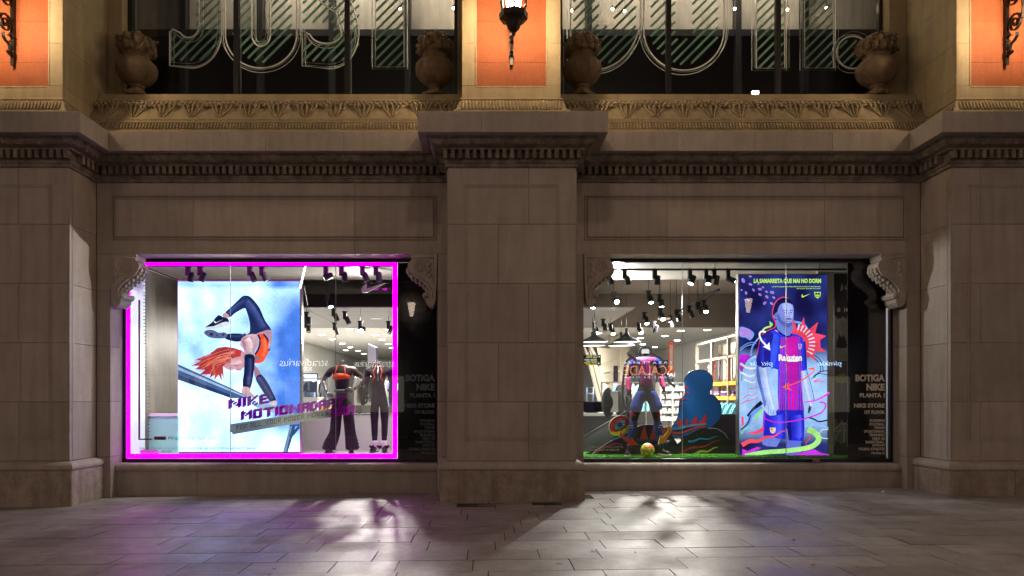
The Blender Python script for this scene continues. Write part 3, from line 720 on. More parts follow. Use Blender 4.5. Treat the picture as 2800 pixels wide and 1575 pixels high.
# ------------------------------------------------------------------ big tube letters behind the upper glass
M['tube'] = plain('milky_tube', (.85, .80, .68), .25); M['tube'].node_tree.nodes['Principled BSDF'].inputs['Emission Color'].default_value = (1, .85, .6, 1); M['tube'].node_tree.nodes['Principled BSDF'].inputs['Emission Strength'].default_value = .035
M['edge'] = plain('acrylic_edge', (.55, .58, .55), .2)
LYY = 1.25
def arc(cx, cz, rx, rz, a0, a1, n=18): return [(cx + rx * math.cos(math.radians(a0 + (a1 - a0) * i / n)), cz + rz * math.sin(math.radians(a0 + (a1 - a0) * i / n))) for i in range(n + 1)]
def big_letter(ch, pl, pr, pb, label):
    a, b = P(pl, pb, LYY), P(pr, pb, LYY); w = b.x - a.x; h = 2.35; sw = .53 if w > .6 else w; H = h
    t = thing('tube_letter', label, 'letter', (a.x, LYY, a.z), 0, 'letters of tube and acrylic behind the upper windows')
    if ch in 'IT':
        sx = 0
        out = [(0, 0), (sw, 0), (sw, H)] + ([(sw + .45, H), (sw + .45, H + .5), (-.45, H + .5), (-.45, H)] if ch == 'T' else []) + [(0, H)]
        region = lambda x, z: 0 < x < sw and 0 < z < H + .4
    elif ch == 'J':
        R_ = w / 2; 
        out = [(w, H)] + arc(w * .42, .62, w * .58, .62, 0, -90) + [(0, .04), (0, .62)] + arc(w * .36, .62, w * .16, .17, 215, 300, 6)[0:0] + [(.05, .66)] + arc(w * .36, .72, w * .20, .20, 215, 360, 10) + [(w * .56, H)]
        region = lambda x, z: z > .14 and x > 0 and (x > w * .5 or z < .55 - 0 * x or z < .3) and x < w * .97 and (z > .3 or x < w * .85)
    elif ch in 'UO':
        rx = w / 2
        if ch == 'U': out = arc(rx, rx * .95, rx, rx * .95, -180, 0, 26) + [(w, H), (w * .63, H)] + arc(rx, rx * .95, rx * .26, rx * .34, 0, -180, 16) + [(w * .37, H), (0, H)]
        else: out = arc(rx, rx, rx, rx, -180, 0, 26) + arc(rx, H - rx, rx, rx, 0, 180, 26)
        region = lambda x, z: .12 < x < w - .1 and z > .1 + ((x - rx) / rx) ** 2 * rx * .9 and not (abs(x - rx) < rx * .22 and z > rx * .8)
    elif ch == 'D':
        out = [(0, 0)] + arc(w * .35, .95, w * .65, .95, -90, 0, 20) + arc(w * .35, H - .95, w * .65, .95, 0, 90, 20) + [(0, H)]
        region = lambda x, z: .05 < x < w * .93 and z > .12 + max(0, (x - w * .5)) ** 2 * .9 and not (w * .40 < x < w * .62 and z > .75)
    elif ch == 'S':
        out = [(0, .05), (0, .66)] + arc(w * .42, .66, w * .30, .23, 200, 340, 12) + [(w * .60, .95), (w * .18, 1.25), (0, 1.6), (0, 1.9)] + arc(w * .5, 1.85, w * .5, .5, 180, 0, 16) + [(w, 1.7), (w * .72, 1.7)] + arc(w * .48, 1.75, w * .2, .2, 0, 180, 8) + [(w * .35, 1.55), (w * .85, 1.2)] + arc(w * .5, .62, w * .5, .62, 30, -90, 18)
        region = lambda x, z: z > .14 and 0 < x < w and not (z > .45 and z < .8 and x < w * .55) and z > .14 + max(0, x - w * .6) ** 2 * 1.5 and (z < 1.0 or x < w)
    else:
        out = arc(w / 2, w / 2, w / 2, w / 2, 0, 360, 28)[:-1]; region = lambda x, z: (x - w / 2) ** 2 + (z - w / 2) ** 2 < (w * .42) ** 2
    # acrylic casing slightly larger than the tube line
    mid = (sum(p[0] for p in out) / len(out), sum(p[1] for p in out) / len(out))
    o3 = [Vector((p[0], 0, p[1])) for p in out]
    tb = MB(); tb.tube(o3, .013, 6, closed=True); obj('tube', tb, 'tube', t)
    ac = MB(); n = len(o3); oo = []
    for i in range(n):
        d = (o3[(i + 1) % n] - o3[i - 1]); nn = Vector((d.z, 0, -d.x)); nn.normalize() if nn.length > 0 else None; oo.append(o3[i] + nn * .055)
    ac2 = MB(); ac2.tube([v + Vector((0, .05, 0)) for v in oo], .0065, 4, closed=True); ac2.tube([v + Vector((0, -.05, 0)) for v in oo], .004, 4, closed=True)
    obj('casing_edge', ac2, 'edge', t)
    vs = [v + Vector((0, y, 0)) for y in (-.05, .05) for v in oo]
    ac.add(vs, [(i, (i + 1) % n, n + (i + 1) % n, n + i) for i in range(n)]); obj('casing', ac, 'acrylic', t)
    # green diagonal stripes, clipped to the letter
    k = -3.0
    while k < 3.2:
        seg = []; s = 0
        inside = False
        for q in range(140):
            x = q / 139 * w; z = k + x * 1.0
            r = 0 < z < H and region(x, z)
            if r and not inside: st0 = (x, z); inside = True
            if (not r or q == 139) and inside:
                inside = False
                if x - st0[0] > .06:
                    mb = MB(); hw = .013
                    mb.prism([(st0[0] - hw, st0[1] + hw), (st0[0] + hw, st0[1] - hw), (x + hw, z - hw), (x - hw, z + hw)], .02, .03)
                    obj('stripe', mb, 'green_vinyl', t)
        k += .165
    return t
for ch, l_, r_, b_, lb in (('J', 464, 606, 186, 'tube letter J with green stripes, first letter behind the left upper window'), ('U', 616, 811, 186, 'tube letter U with green stripes between the letters J and S'),
    ('S', 826, 981, 188, 'tube letter S with green stripes, third letter behind the left upper window'), ('T', 1026, 1105, 183, 'tube letter T with green stripes, beside the urn at the middle pier'),
    ('D', 1560, 1752, 190, 'tube letter D with green stripes behind the urn right of the middle pier'), ('O', 1760, 1980, 192, 'tube letter O with green stripes between the letters D and I'),
    ('I', 2068, 2146, 187, 'tube letter I with green stripes, third letter behind the right upper window'), ('T', 2200, 2280, 186, 'tube letter T with green stripes before the round full stop'),
    ('.', 2288, 2376, 187, 'round full stop of tube with green stripes at the right end')):
    big_letter(ch, l_, r_, b_, lb)
M['bulb'] = emit('bulb', (1, .8, .5), 60)
M['bulbcool'] = emit('lit_spot_lens', (1, .96, .88), 40)
hb = [(1563, 29), (1675, 25), (1708, 30), (2009, 24), (2153, 26), (1093, 23), (1240, 22), (2260, 22)]
for i, (px, py) in enumerate(hb):
    p = P(px, py, 1.75); t = thing('bare_bulb', 'small lit bulb glowing behind the upper glass, ' + ('left of the letter D\'s bowl', 'inside the letter D', 'in the stripes of the letter D', 'between the letters O and I', 'by the second letter I', 'in the letter T beside the urn', 'right of that letter T', 'in the stripes of the last letter T')[i], 'light bulb', tuple(p), 0, 'bulbs behind the upper windows')
    b = MB(); b.ball((0, 0, 0), .022, 8, 6); obj('glass', b, 'bulb', t); c = MB(); c.lathe([(.016, .02), (.016, .06), (.004, .065), (.004, 1.2)], n=8); obj('cord', c, 'black', t)
p = P(2066, 254, .78); t = thing('floodlight', 'small bright floodlight on the right upper sill, low in the window', 'lamp', tuple(p))
b = MB(); b.box(-.07, .07, 0.015, .08, -.04, .05, .005); obj('housing', b, 'black', t)
b = MB(); b.box(-.05, .05, .0, .014, -.025, .035); obj('lens', b, emit('flood_lens', (1, .75, .42), 60), t)
HL = bpy.data.lights.new('hall_lamp', 'AREA'); HL.energy = 300; HL.color = (1, .82, .62); HL.shape = 'RECTANGLE'; HL.size = 10; HL.size_y = .3
t = thing('ceiling_lamp_row', 'long warm ceiling lamp in the hall behind the upper windows', 'ceiling lamp', (.5, 1.5, 9.7))
box('diffuser', emit('hall_diffuser', (1, .82, .62), 2), t, -5, 5, -.1, .1, .02, .06); hl = link('hall_lamp', HL, t, (0, 0, 0), (math.radians(12), 0, 0))

# ------------------------------------------------------------------ the opposite side of the street (seen mirrored in the glass)
t = thing('facade_opposite', 'dark building front across the street with lit shop windows', 'building', (0, -30.3, 0))
obj('wall', MB().box(-40, 40, -.6, 0, -.5, 14), plain('far_wall', (.06, .05, .045), .9), t)
SW = emit('far_shop_light', (1, .88, .7), .6); SB = emit('far_shop_blue', (.75, .88, 1), .9)
for x0, x1, m_ in ((-14.5, -12.9, SW), (-12.2, -9.4, SB), (-8.4, -5.0, SW), (8.0, 11.6, SW), (15.4, 17.8, SW), (19.6, 22, SW), (-26, -17, SW), (26, 34, SW)):
    box('lit_window', m_, t, x0, x1, .0, .05, .6, 2.75)
M['sign_w'] = emit('sign_white', (1, .95, .85), 8, False); M['sign_b'] = emit('sign_blue', (.45, .65, 1), 14, False); M['sign_o'] = emit('sign_orange', (1, .30, .12), 11, False)
def far_sign(s, px0, px1, y0, y1, m_, label, bold=.0, name='shop_sign'):
    k = F / 41.15; x0, x1 = (px0 - CX) / k, (px1 - CX) / k; z0, z1 = CZ + (CY - y1) / k, CZ + (CY - y0) / k
    t = thing(name, label, 'sign', (x1, -30.2, z0), math.pi)
    text(s, x1 - x0, z1 - z0, (0, 0, 0), m_, t, ext=.02, bold=bold)
far_sign('stradivarius', 763, 895, 979, 1001, 'sign_w', 'white lit stradivarius sign across the street, the larger one')
far_sign('stradivarius', 968, 1076, 983, 1003, 'sign_w', 'white lit stradivarius sign across the street, the smaller one')
far_sign('BOSS', 824, 850, 1003, 1013, 'sign_w', 'small white BOSS sign across the street')
far_sign('pimkie', 2051, 2115, 986, 1004, 'sign_b', 'blue lit pimkie sign across the street, nearer the middle')
far_sign('pimkie', 2240, 2304, 986, 1004, 'sign_b', 'blue lit pimkie sign across the street, farther out')
far_sign('S A B A T E R I E S', 1708, 1840, 988, 995, 'sign_b', 'thin blue lit sabateries line above the orange neon sign')
far_sign('SCALADE', 1707, 1840, 999, 1026, 'sign_o', 'orange neon SCALADE sign across the street', -.0)
far_sign('B A R C E L O N A', 1707, 1840, 1029, 1034, 'sign_b', 'thin blue lit Barcelona line below the orange neon sign')
# street lamps by the kerb (middle two mirrored in the sign panels, outer two added as fill)
def street_lamp(px, label, st=7):
    X = (px - CX) / 74.7; t = thing('street_lamp', label, 'street lamp', (X, -13.9, GZ(X)), 0, 'street lamps along the kerb')
    p = MB(); p.lathe([(.16, 0), (.16, .3), (.09, .4), (.06, .9), (.05, 4.3), (.08, 4.4), (.12, 4.45)], n=12); obj('pole', p, 'iron', t)
    g = MB(); g.lathe([(.06, 4.47), (.15, 4.95), (.13, 4.97)], n=6, smooth=False); obj('glass', g, emit('street_glass', (1, .73, .55), st, st > 10), t)
    r = MB(); r.lathe([(.25, 4.98), (.2, 5.1), (.05, 5.25), (0, 5.4)], n=6, smooth=False); obj('roof', r, 'iron', t)
    return t
STREET = 1100
street_lamp(1125, 'iron street lamp behind the viewer, left one'); street_lamp(2047, 'iron street lamp behind the viewer, right one')
street_lamp(110, 'added unseen street lamp farthest left along the kerb', 340); street_lamp(2760, 'added unseen street lamp farthest right along the kerb', 420)

# tall lights added out of view: warm fill over the whole front
for X, e, w in ((-13, 270, 'left'), (-1, 150, 'middle'), (12, 250, 'right')):
    t = thing('fill_street_light', f'added tall fill light across the road behind the viewer, {w} one', 'street light', (X, -19, -.1), 0, 'added fill lights across the road')
    p = MB(); p.lathe([(.14, 0), (.12, .8), (.07, 9.2)], n=10); p.tube([(0, 0, 9.2), (0, .6, 9.6), (0, 1.5, 9.7)], .05, 8); obj('pole', p, 'iron', t)
    b = MB(); b.box(-.2, .2, 1.3, 1.9, 9.72, 9.8, .02); obj('head', b, 'iron', t)
    l = bpy.data.lights.new('lamp', 'AREA'); l.size = .35; l.energy = e; l.color = (1, .73, .55); lo = link('lamp', l, t, (0, 1.6, 9.68), (math.radians(55), 0, 0))
t = thing('added_wire_lamp', 'added unseen fill lamp on a wire high above the pavement', 'street lamp', (.4, -6.2, 9.7))  # lamp and wire added out of view to light the pier flanks
w_ = MB(); w_.tube([(0, 5.6, .5), (0, 0, .25), (0, -12, .4), (0, -23.8, .9)], .012, 5); obj('wire', w_, 'iron', t)
b = MB(); b.lathe([(.04, .25), (.05, .12), (.22, .05), (.24, 0), (.2, 0)], n=16); obj('shade', b, 'iron', t)
l = bpy.data.lights.new('lamp', 'AREA'); l.shape = 'DISK'; l.size = .36; l.energy = 60; l.color = (1, .76, .60); link('lamp', l, t, (0, 0, -.02))
# ------------------------------------------------------------------ shop windows (frame, panes) and their dark sign panels
GYL = .352
for bi, (o0, o1, seams) in enumerate(((-5.727, -.747, (629.5, 918)), (1.482, 6.40, (1866, 2150)))):
    x0, x1 = o0 + .002, o1 - .002
    f = MB(); f.box(x0, x1, .346, .44, 3.595, 3.648).box(x0, x1, .34, .44, .447, .50).box(x0, x0 + .045, .346, .42, .50, 3.595).box(x1 - .035, x1, .346, .42, .50, 3.595)
    sw = obj('shop_window', f, 'black', BLD)
    xs = [x0 + .03] + [P(p, 900, GYL).x for p in seams] + [x1 - .02]
    for i in range(3): box('pane', 'glass', sw, xs[i] + .004, xs[i + 1] - .004, GYL, GYL + .008, .47, 3.63)
    for X in xs[1:3]: box('glass_joint', plain('joint_pale', (.38, .40, .42), .4), sw, X - .0035, X + .0035, GYL - .001, GYL + .012, .50, 3.595)
def panel(px0, px1, X1, y0, label, mcol):
    X0 = P(px0, 1000, .366).x
    t = thing('window_sign', label, 'sign', (X0, .366, .50))
    box('panel', 'blackgloss', t, 0, X1 - X0, -.003, .003, 0, 3.09)
    def ln(s, zpx0, zpx1, pa, pb, bold=.03, **kw):
        a, b = P(pa, zpx1, .36), P(pb, zpx0, .36)
        text(s, b.x - a.x, b.z - a.z, (a.x - X0, -.009, a.z - .50), mcol, t, ext=.0015, bold=bold, **kw)
    r = px1
    dx = 0 if y0 == 0 else 0
    L = [('BOTIGA', 1024, 1043, 80), ('NIKE', 1049, 1068, 50), ('PLANTA 1', 1075, 1087, 68), ('NIKE STORE', 1103, 1115, 84), ('1ST FLOOR', 1122, 1132, 55),
         ('RUNNING', 1146, 1153.5, 40.5), ('FOOTBALL', 1156, 1163.5, 41), ('TENNIS', 1166, 1173, 29), ('SPORTSWEAR', 1176, 1183.5, 56.5), ('TRAINING', 1185.5, 1193, 42.5),
         ('NIKE SB', 1195.5, 1203, 34), ('BASKETBALL', 1205, 1212.5, 52), ('JORDAN', 1214.5, 1222, 34), ('YOUNG ATHLETES', 1224, 1231.5, 73), ('Hurley )(', 1235, 1243, 36)]
    for s, a, b, w in L: ln(s, a, b, r - w, r, .045 if b - a > 8 else .02)
M['sign_dim'] = plain('sign_lettering_dim', (.12, .15, .17), .6); M['sign_text'] = plain('sign_lettering', (.80, .72, .62), .6)
panel(1088, 1189, -.777, 0, 'black vinyl sign panel with dim grey lettering, right end of the left shop window', 'sign_dim')
panel(2318, 2419, 6.30, 0, 'brown-black sign panel with clear pale lettering, right end of the right shop window', 'sign_text')

# ------------------------------------------------------------------ magenta light frame in the left window
M['magenta'] = emit('magenta_light', (1.0, 0.0, 1.0), 6)
t = thing('magenta_tube_light', 'glowing magenta light frame round the left shop window', 'tube light', (-3.5, .40, .5))
xa, xb, xc, xd = [P(p, 900, .40).x + 3.5 for p in (344, 355.5, 1074, 1086)]
za, zb, zc, zd = [P(500, p, .40).z - .5 for p in (1253, 1241, 726, 713.5)]
for x0, x1, z0, z1 in ((xa, xd, zc, zd), (xa, xd, za, zb), (xa, xb, zb, zc), (xc, xd, zb, zc)):
    obj('light_bar', MB().box(x0, x1, -.012, .02, z0 + .0005, z1 - .0005, .002), 'magenta', t)
M['violet'] = emit('painted_violet_reflection', (.28, .0, 1.0), .9)
obj('painted_reflection', MB().box(xa - .05, xa - .012, .0, .01, za, zd), 'violet', t)  # glowing strip stands in for the light frame's reflection in the jamb

# ------------------------------------------------------------------ shop interior (structure)
M['metalwall'] = stonemat('brushed_olive_metal', (.15, .135, .11), (.09, .08, .066), scale=1.2, rough=.35, bump=.05, rnd=0, fine=60, spec=.8)
M['ceil'] = plain('display_ceiling', (.30, .28, .26), .6)
M['shopwhite'] = plain('shop_white', (.62, .62, .60), .5)
M['shopfloor'] = plain('shop_floor', (.42, .40, .37), .25)
box('shop_floor', 'shopfloor', None, -5.74, 6.5, .45, 21, .36, .455, kind='structure')
box('display_floor', plain('display_white_floor', (.55, .55, .56), .3), None, -5.70, -.8, .45, 2.0, .456, .505, kind='structure')
sw = obj('shop_wall', MB().box(-5.80, -5.722, .44, 21, .3, 3.64).box(6.42, 6.5, .44, 21, .3, 3.64).box(-5.8, 6.5, 21, 21.1, .3, 3.64).box(-.76, -.70, .44, 2.4, .45, 3.64).box(1.40, 1.46, .44, 2.4, .45, 3.64), 'shopwhite', kind='structure')
box('display_wall', 'metalwall', None, -5.72, -5.71, 1.02, 2.6, .5, 3.62, kind='structure')
dc = obj('display_ceiling', MB().box(-5.72, -.76, .445, 2.35, 3.66, 3.7).box(1.46, 6.42, .445, 2.35, 3.66, 3.7), 'ceil', kind='structure')
box('high_ceiling', 'void', None, -5.72, 6.42, 2.35, 7.0, 4.05, 4.1, kind='structure')
fas = obj('ceiling_void', MB().box(-5.72, 6.42, 2.30, 2.35, 3.66, 4.04).box(-5.72, 6.42, 6.6, 6.65, 3.22, 4.04), 'void', kind='structure')
bk = obj('building_back', MB().box(-9.3, 10.3, 21.2, 21.3, -.3, 10), 'core', None, kind='structure')
# open mesh panels, then solid white ceiling panels
def meshpanel(name, col, hole):
    m, nt, b = mat_new(name); L = nt.links; g = N(nt, 'ShaderNodeNewGeometry'); v = N(nt, 'ShaderNodeTexVoronoi'); v.inputs['Scale'].default_value = 30
    L.new(g.outputs['Position'], v.inputs['Vector']); b.inputs['Base Color'].default_value = (*col, 1); b.inputs['Roughness'].default_value = .35; b.inputs['Metallic'].default_value = .3
    return m
M['meshpanel'] = meshpanel('perforated_panel', (.34, .34, .35), .3)
cl = obj('shop_ceiling', MB().box(-5.72, 6.42, 6.66, 21, 3.26, 3.30), 'white', kind='structure')
y = 2.80
while y < 6.4:
    d = .62; X1 = 2.9
    for x0 in [-5.7 + i * 2.15 for i in range(4)]:
        box('mesh_panel', 'meshpanel', cl, x0 + .008, min(x0 + 2.142, X1), y + .006, y + d - .006, 3.205, 3.225, .003)
    y += d
for i in range(12):
    for x0 in [-5.7 + i_ * 3.03 for i_ in range(4)]:
        box('ceiling_panel', 'shopwhite', cl, x0 + .006, x0 + 3.02, 6.66 + i * 1.18 + .008, 6.66 + (i + 1) * 1.18 - .008, 3.21, 3.235, .004)
# round downlights
M['down'] = emit('downlight_lens', (1, .95, .86), 30)
dl = None; spots = []
for (ox, oy, k, L_) in ((750, 680, 4.529, [(585, 1060), (720, 1115), (840, 1170), (390, 1215), (940, 1217), (885, 1253), (1035, 1260), (630, 1297), (1110, 1297), (720, 1332), (805, 1357), (1250, 1062), (1335, 1120), (1413, 1175), (1455, 1222), (1050, 1010), (930, 990)]),
                        (1570, 680, 4.529, [(1650, 1000), (1460, 1313), (1610, 1305), (1125, 1075), (1275, 1130), (1000, 1215), (1565, 1175), (1450, 1390), (640, 1075), (300, 1040), (820, 1100), (1320, 1010), (850, 1180)])):
    for zx, zy in L_:
        px, py = ox + zx / k, oy + zy / k; D = F * (3.205 - CZ) / (CY - py); spots.append(((px - CX) * D / F, D - CD))
ORD = 'first second third fourth fifth sixth seventh eighth ninth tenth eleventh twelfth thirteenth fourteenth fifteenth sixteenth seventeenth eighteenth nineteenth twentieth'.split()
spots = sorted([s_ for s_ in spots if s_[1] < 20.5 and abs(s_[0]) < 6.4], key=lambda s_: s_[1]); cnt = {0: 0, 1: 0}
for i, (x, y) in enumerate(spots):
    sd = int(x > 0); dlb = f"{ORD[cnt[sd]]} nearest round downlight in the white ceiling behind the {('left', 'right')[sd]} shop window"; cnt[sd] += 1
    if dl is None:
        dl = thing('downlight', dlb, 'ceiling light', (x, y, 3.2), 0, 'round downlights in the shop ceiling')
        obj('lens', MB().lathe([(0, -.012), (.085, -.012), (.085, 0)], n=12, smooth=False), 'down', dl); obj('ring', MB().lathe([(.086, -.006), (.108, -.010), (.11, .004)], n=16), 'white', dl)
    else: dup(dl, (x, y, 3.2), label=dlb)
# area lamps in added fittings, to brighten the shop evenly
def area(name, x, y, z, sx, sy, e, col, rot=(0, 0, 0), parent=None):
    l = bpy.data.lights.new(name, 'AREA'); l.shape = 'RECTANGLE'; l.size = sx; l.size_y = sy; l.energy = e; l.color = col
    return link(name, l, parent, (x, y, z), rot)
ARE = {}
for x, y, e, lb in ((-2.6, 8.6, 750, 'added round fill light deep in the shop behind the left window'), (3.6, 8.6, 750, 'added round fill light deep in the shop behind the right window'), (-2.4, 4.5, 380, 'added fill light between mesh panels behind the left window'), (3.9, 4.6, 420, 'added fill light above the shelving behind the right window')):
    t = thing('fill_fitting', lb, 'ceiling light', (x, y, 3.19)); obj('diffuser', MB().lathe([(0, 0), (.14, 0), (.14, .03)], n=14), 'white', t)
    area('lamp', 0, 0, -.015, .24, .24, e, (1, .93, .84), parent=t)

# ------------------------------------------------------------------ track lighting
def head_at(px, py, Y, tilt_deg, yaw, label, ztop, lit=0, grp='track spotlights in the shop windows', power=0, aim=None):
    p = P(px, py, Y)
    t = thing('track_spotlight', label, 'spotlight', tuple(p), 0, grp)
    b = MB(); b.box(-.034, .034, -.034, .034, -.04, .10, .004); b.box(-.05, .05, -.02, .02, .10, .125)
    if ztop - p.z > .15: b.box(-.004, .004, -.004, .004, .12, ztop - p.z)
    obj('driver_box', b, 'black', t)
    R4 = Matrix.Rotation(math.radians(yaw), 4, 'Z') @ Matrix.Rotation(math.radians(tilt_deg), 4, 'X')
    if aim is not None:
        R4 = Vector((0, 0, -1)).rotation_difference(Vector(aim).normalized()).to_matrix().to_4x4()
    off = Vector((.045, 0, -.045))
    h = MB(); h.lathe([(.03, .07), (.048, .06), (.05, -.085), (.044, -.088), (.042, -.07)], off, 14, M4=R4, smooth=False, cap=False)
    h.lathe([(0, .07), (.03, .07)], off, 14, M4=R4, cap=False)
    obj('head', h, 'black', t)
    l = MB(); l.lathe([(0, -.078), (.042, -.078)], off, 14, M4=R4, smooth=False, cap=False)
    obj('lens', l, 'bulbcool' if lit else 'grey', t)
    if power:
        lt = bpy.data.lights.new('beam', 'SPOT'); lt.energy = power; lt.color = (1, .95, .88); lt.spot_size = math.radians(lit or 62); lt.spot_blend = .35; lt.shadow_soft_size = .03
        d = R4 @ Vector((0, 0, -1)); lo = link('beam', lt, t, off + d * .1); lo.rotation_euler = Vector((0, 0, -1)).rotation_difference(d).to_euler()
    return t
def track(x0, x1, Y, z, label):
    t = thing('light_track', label, 'light track', ((x0 + x1) / 2, Y, z)); w = (x1 - x0) / 2
    box('rail', 'black', t, -w, w, -.018, .018, -.015, .015)
    for x in (-w * .8, 0, w * .8): box('hanger', 'black', t, x - .004, x + .004, -.004, .004, .015, 3.66 - z)
track(-5.6, -1.5, .70, P(0, 727, .70).z, 'black ceiling track of spotlights in the left shop window')
track(1.6, 5.9, .80, P(0, 737, .80).z, 'black ceiling track of spotlights in the right shop window')
for i, (px, tl, yw) in enumerate(((514, 35, -80), (547, 35, -80), (683, 35, -80), (716, 35, -80), (891, 30, -75), (934, 0, 0), (991, 30, -75), (1028, 30, -75))):
    nm = ('first', 'second', 'third', 'fourth', 'fifth', 'sixth', 'seventh', 'eighth')[i]
    head_at(px, 748, .70, tl, yw + 90, f'{nm} black spotlight from the left on the track in the left shop window', 3.6, 80 if i == 4 else 0, power=(230, 90, 0, 0, 440, 130, 0, 90)[i], aim=(-1, -.32, -.45) if i == 4 else (-.18, .17, -1) if i == 0 else (-.45, .02, -1) if i == 1 else (.08, .30, -1) if i in (4, 5, 7) else (.45, 0, -1))
for i, (px, ax) in enumerate(((1660, (.4, .1, -1)), (1708, (.22, .08, -1)), (1790, (-.05, .12, -1)), (1886, (-.5, -.3, -1)), (1930, (-.2, -.3, -1)), (1952, (-.15, .25, -1)), (1990, (1, -.45, -.6)))):
    nm = ('first', 'second', 'third', 'fourth', 'fifth', 'sixth', 'seventh')[i]
    head_at(px, 757, .80, 0, 0, f'{nm} black spotlight from the left on the track in the right shop window', 3.6, 80 if i == 6 else 60 if i in (3, 4) else 0, power=(0, 260, 300, 25, 0, 200, 125)[i], aim=ax)
# spotlights hung further back
for px, py, Y, lit, pw, ax, lb in ((838, 870, 3.0, 0, 0, (.1, -.2, -1), 'dark spotlight just right of the lit poster edge, hung from the mesh ceiling'), (838, 892, 4.2, 0, 0, (.1, -.4, -1), 'small dark spotlight lowest at the right edge of the gymnast poster'),
        (912, 860, 3.0, 0, 0, (.4, 0, -1), 'dark spotlight beside the pane joint, upper of two, over the mannequin'), (943, 868, 3.1, 0, 0, (.5, 0, -1), 'dark spotlight on the mesh ceiling right of the pane joint'),
        (915, 898, 4.4, 0, 0, (.4, 0, -1), 'small dark spotlight beside the pane joint, lower of two'), (1062, 894, 4.0, 0, 0, (-.4, -.4, -1), 'dark spotlight beside the right bar of the magenta frame'),
        (985, 895, 2.9, 160, 240, (-.12, -1, -.5), 'brightly lit spotlight above the orange-topped mannequin'), (896, 823, 2.6, 60, 0, (.3, -.5, -1), 'lit spotlight high in the dark ceiling of the left window'),
        (1678, 816, 2.8, 165, 430, (.05, -1, -.45), 'brightest lit spotlight in the right shop window, facing the street'), (1773, 812, 3.0, 60, 0, (0, -.6, -1), 'lit spotlight in the dark ceiling left of the pane joint in the right window'),
        (1615, 825, 2.8, 60, 0, (0, -.3, -1), 'lit spotlight at the far left of the right window'), (1803, 822, 3.2, 60, 0, (0, -.2, -1), 'lit spotlight under the dark duct of the right window'),
        (1762, 870, 3.6, 60, 0, (0, -.6, -1), 'lit spotlight left of the starry one over the football mannequin'), (1805, 860, 3.4, 60, 60, (0, -1, -1), 'starry lit spotlight right above the football mannequin'),
        (1625, 898, 4.4, 60, 0, (0, -.8, -1), 'lit spotlight over the left pendant lamp'), (1670, 900, 4.4, 60, 0, (0, -.8, -1), 'lit spotlight between the two pendant lamps'), (1746, 898, 4.4, 60, 0, (0, -.8, -1), 'lit spotlight right of the pendant lamps'),
        (1649, 888, 4.2, 0, 0, (0, -.2, -1), 'dark spotlight left of the pendant lamps, unlit'), (1788, 893, 4.6, 0, 0, (-.3, 0, -1), 'dark spotlight low over the red banner'),
        (1924, 838, 3.2, 60, 0, (-.2, -.7, -1), 'lit spotlight on the slanting track'), (1908, 842, 3.5, 0, 0, (.3, 0, -1), 'dark spotlight on the slanting track beside the lit one'), (1884, 852, 3.8, 0, 0, (.4, 0, -1), 'dark spotlight at the middle of the slanting track'),
        (1850, 862, 4.4, 0, 0, (.2, 0, -1), 'dark spotlight near the low end of the slanting track'), (1833, 878, 4.8, 0, 0, (.2, 0, -1), 'lowest dark spotlight below the slanting track')):
    head_at(px, py, Y, 0, 0, lb, 3.2 if py > 850 and px < 1800 else 4.05, lit, 'spotlights hung deeper in the shop', pw, ax)
t = thing('light_track', 'slanting black light track in the dark ceiling of the right window', 'light track', (0, 0, 0))
mb = MB(); a, b = P(1843, 857, 4.6), P(1966, 792, 3.0); mb.tube([a, b], .03, 4); obj('rail', mb, 'black', t)
mb = MB()
for q in (.2, .8):
    v = a.lerp(b, q); mb.tube([v, Vector((v.x, v.y, 4.05))], .006, 5)
obj('hanger', mb, 'black', t)
# bright diagonal tube near the poster corner
t = thing('tube_light', 'bright white tube light hung slantwise at the top right of the gymnast poster', 'tube light', (0, 0, 0))
mb = MB(); mb.tube([P(835, 728, .62), P(820, 789, .62)], .014, 8); obj('tube', mb, emit('tube_white', (.95, .98, 1), 5), t)
mb = MB(); mb.tube([P(836, 724, .62), P(835, 729, .62)], .018, 8); mb.tube([P(832, 782, .9), P(841, 834, 2.0)], .006, 5); obj('cap', mb, 'grey', t)

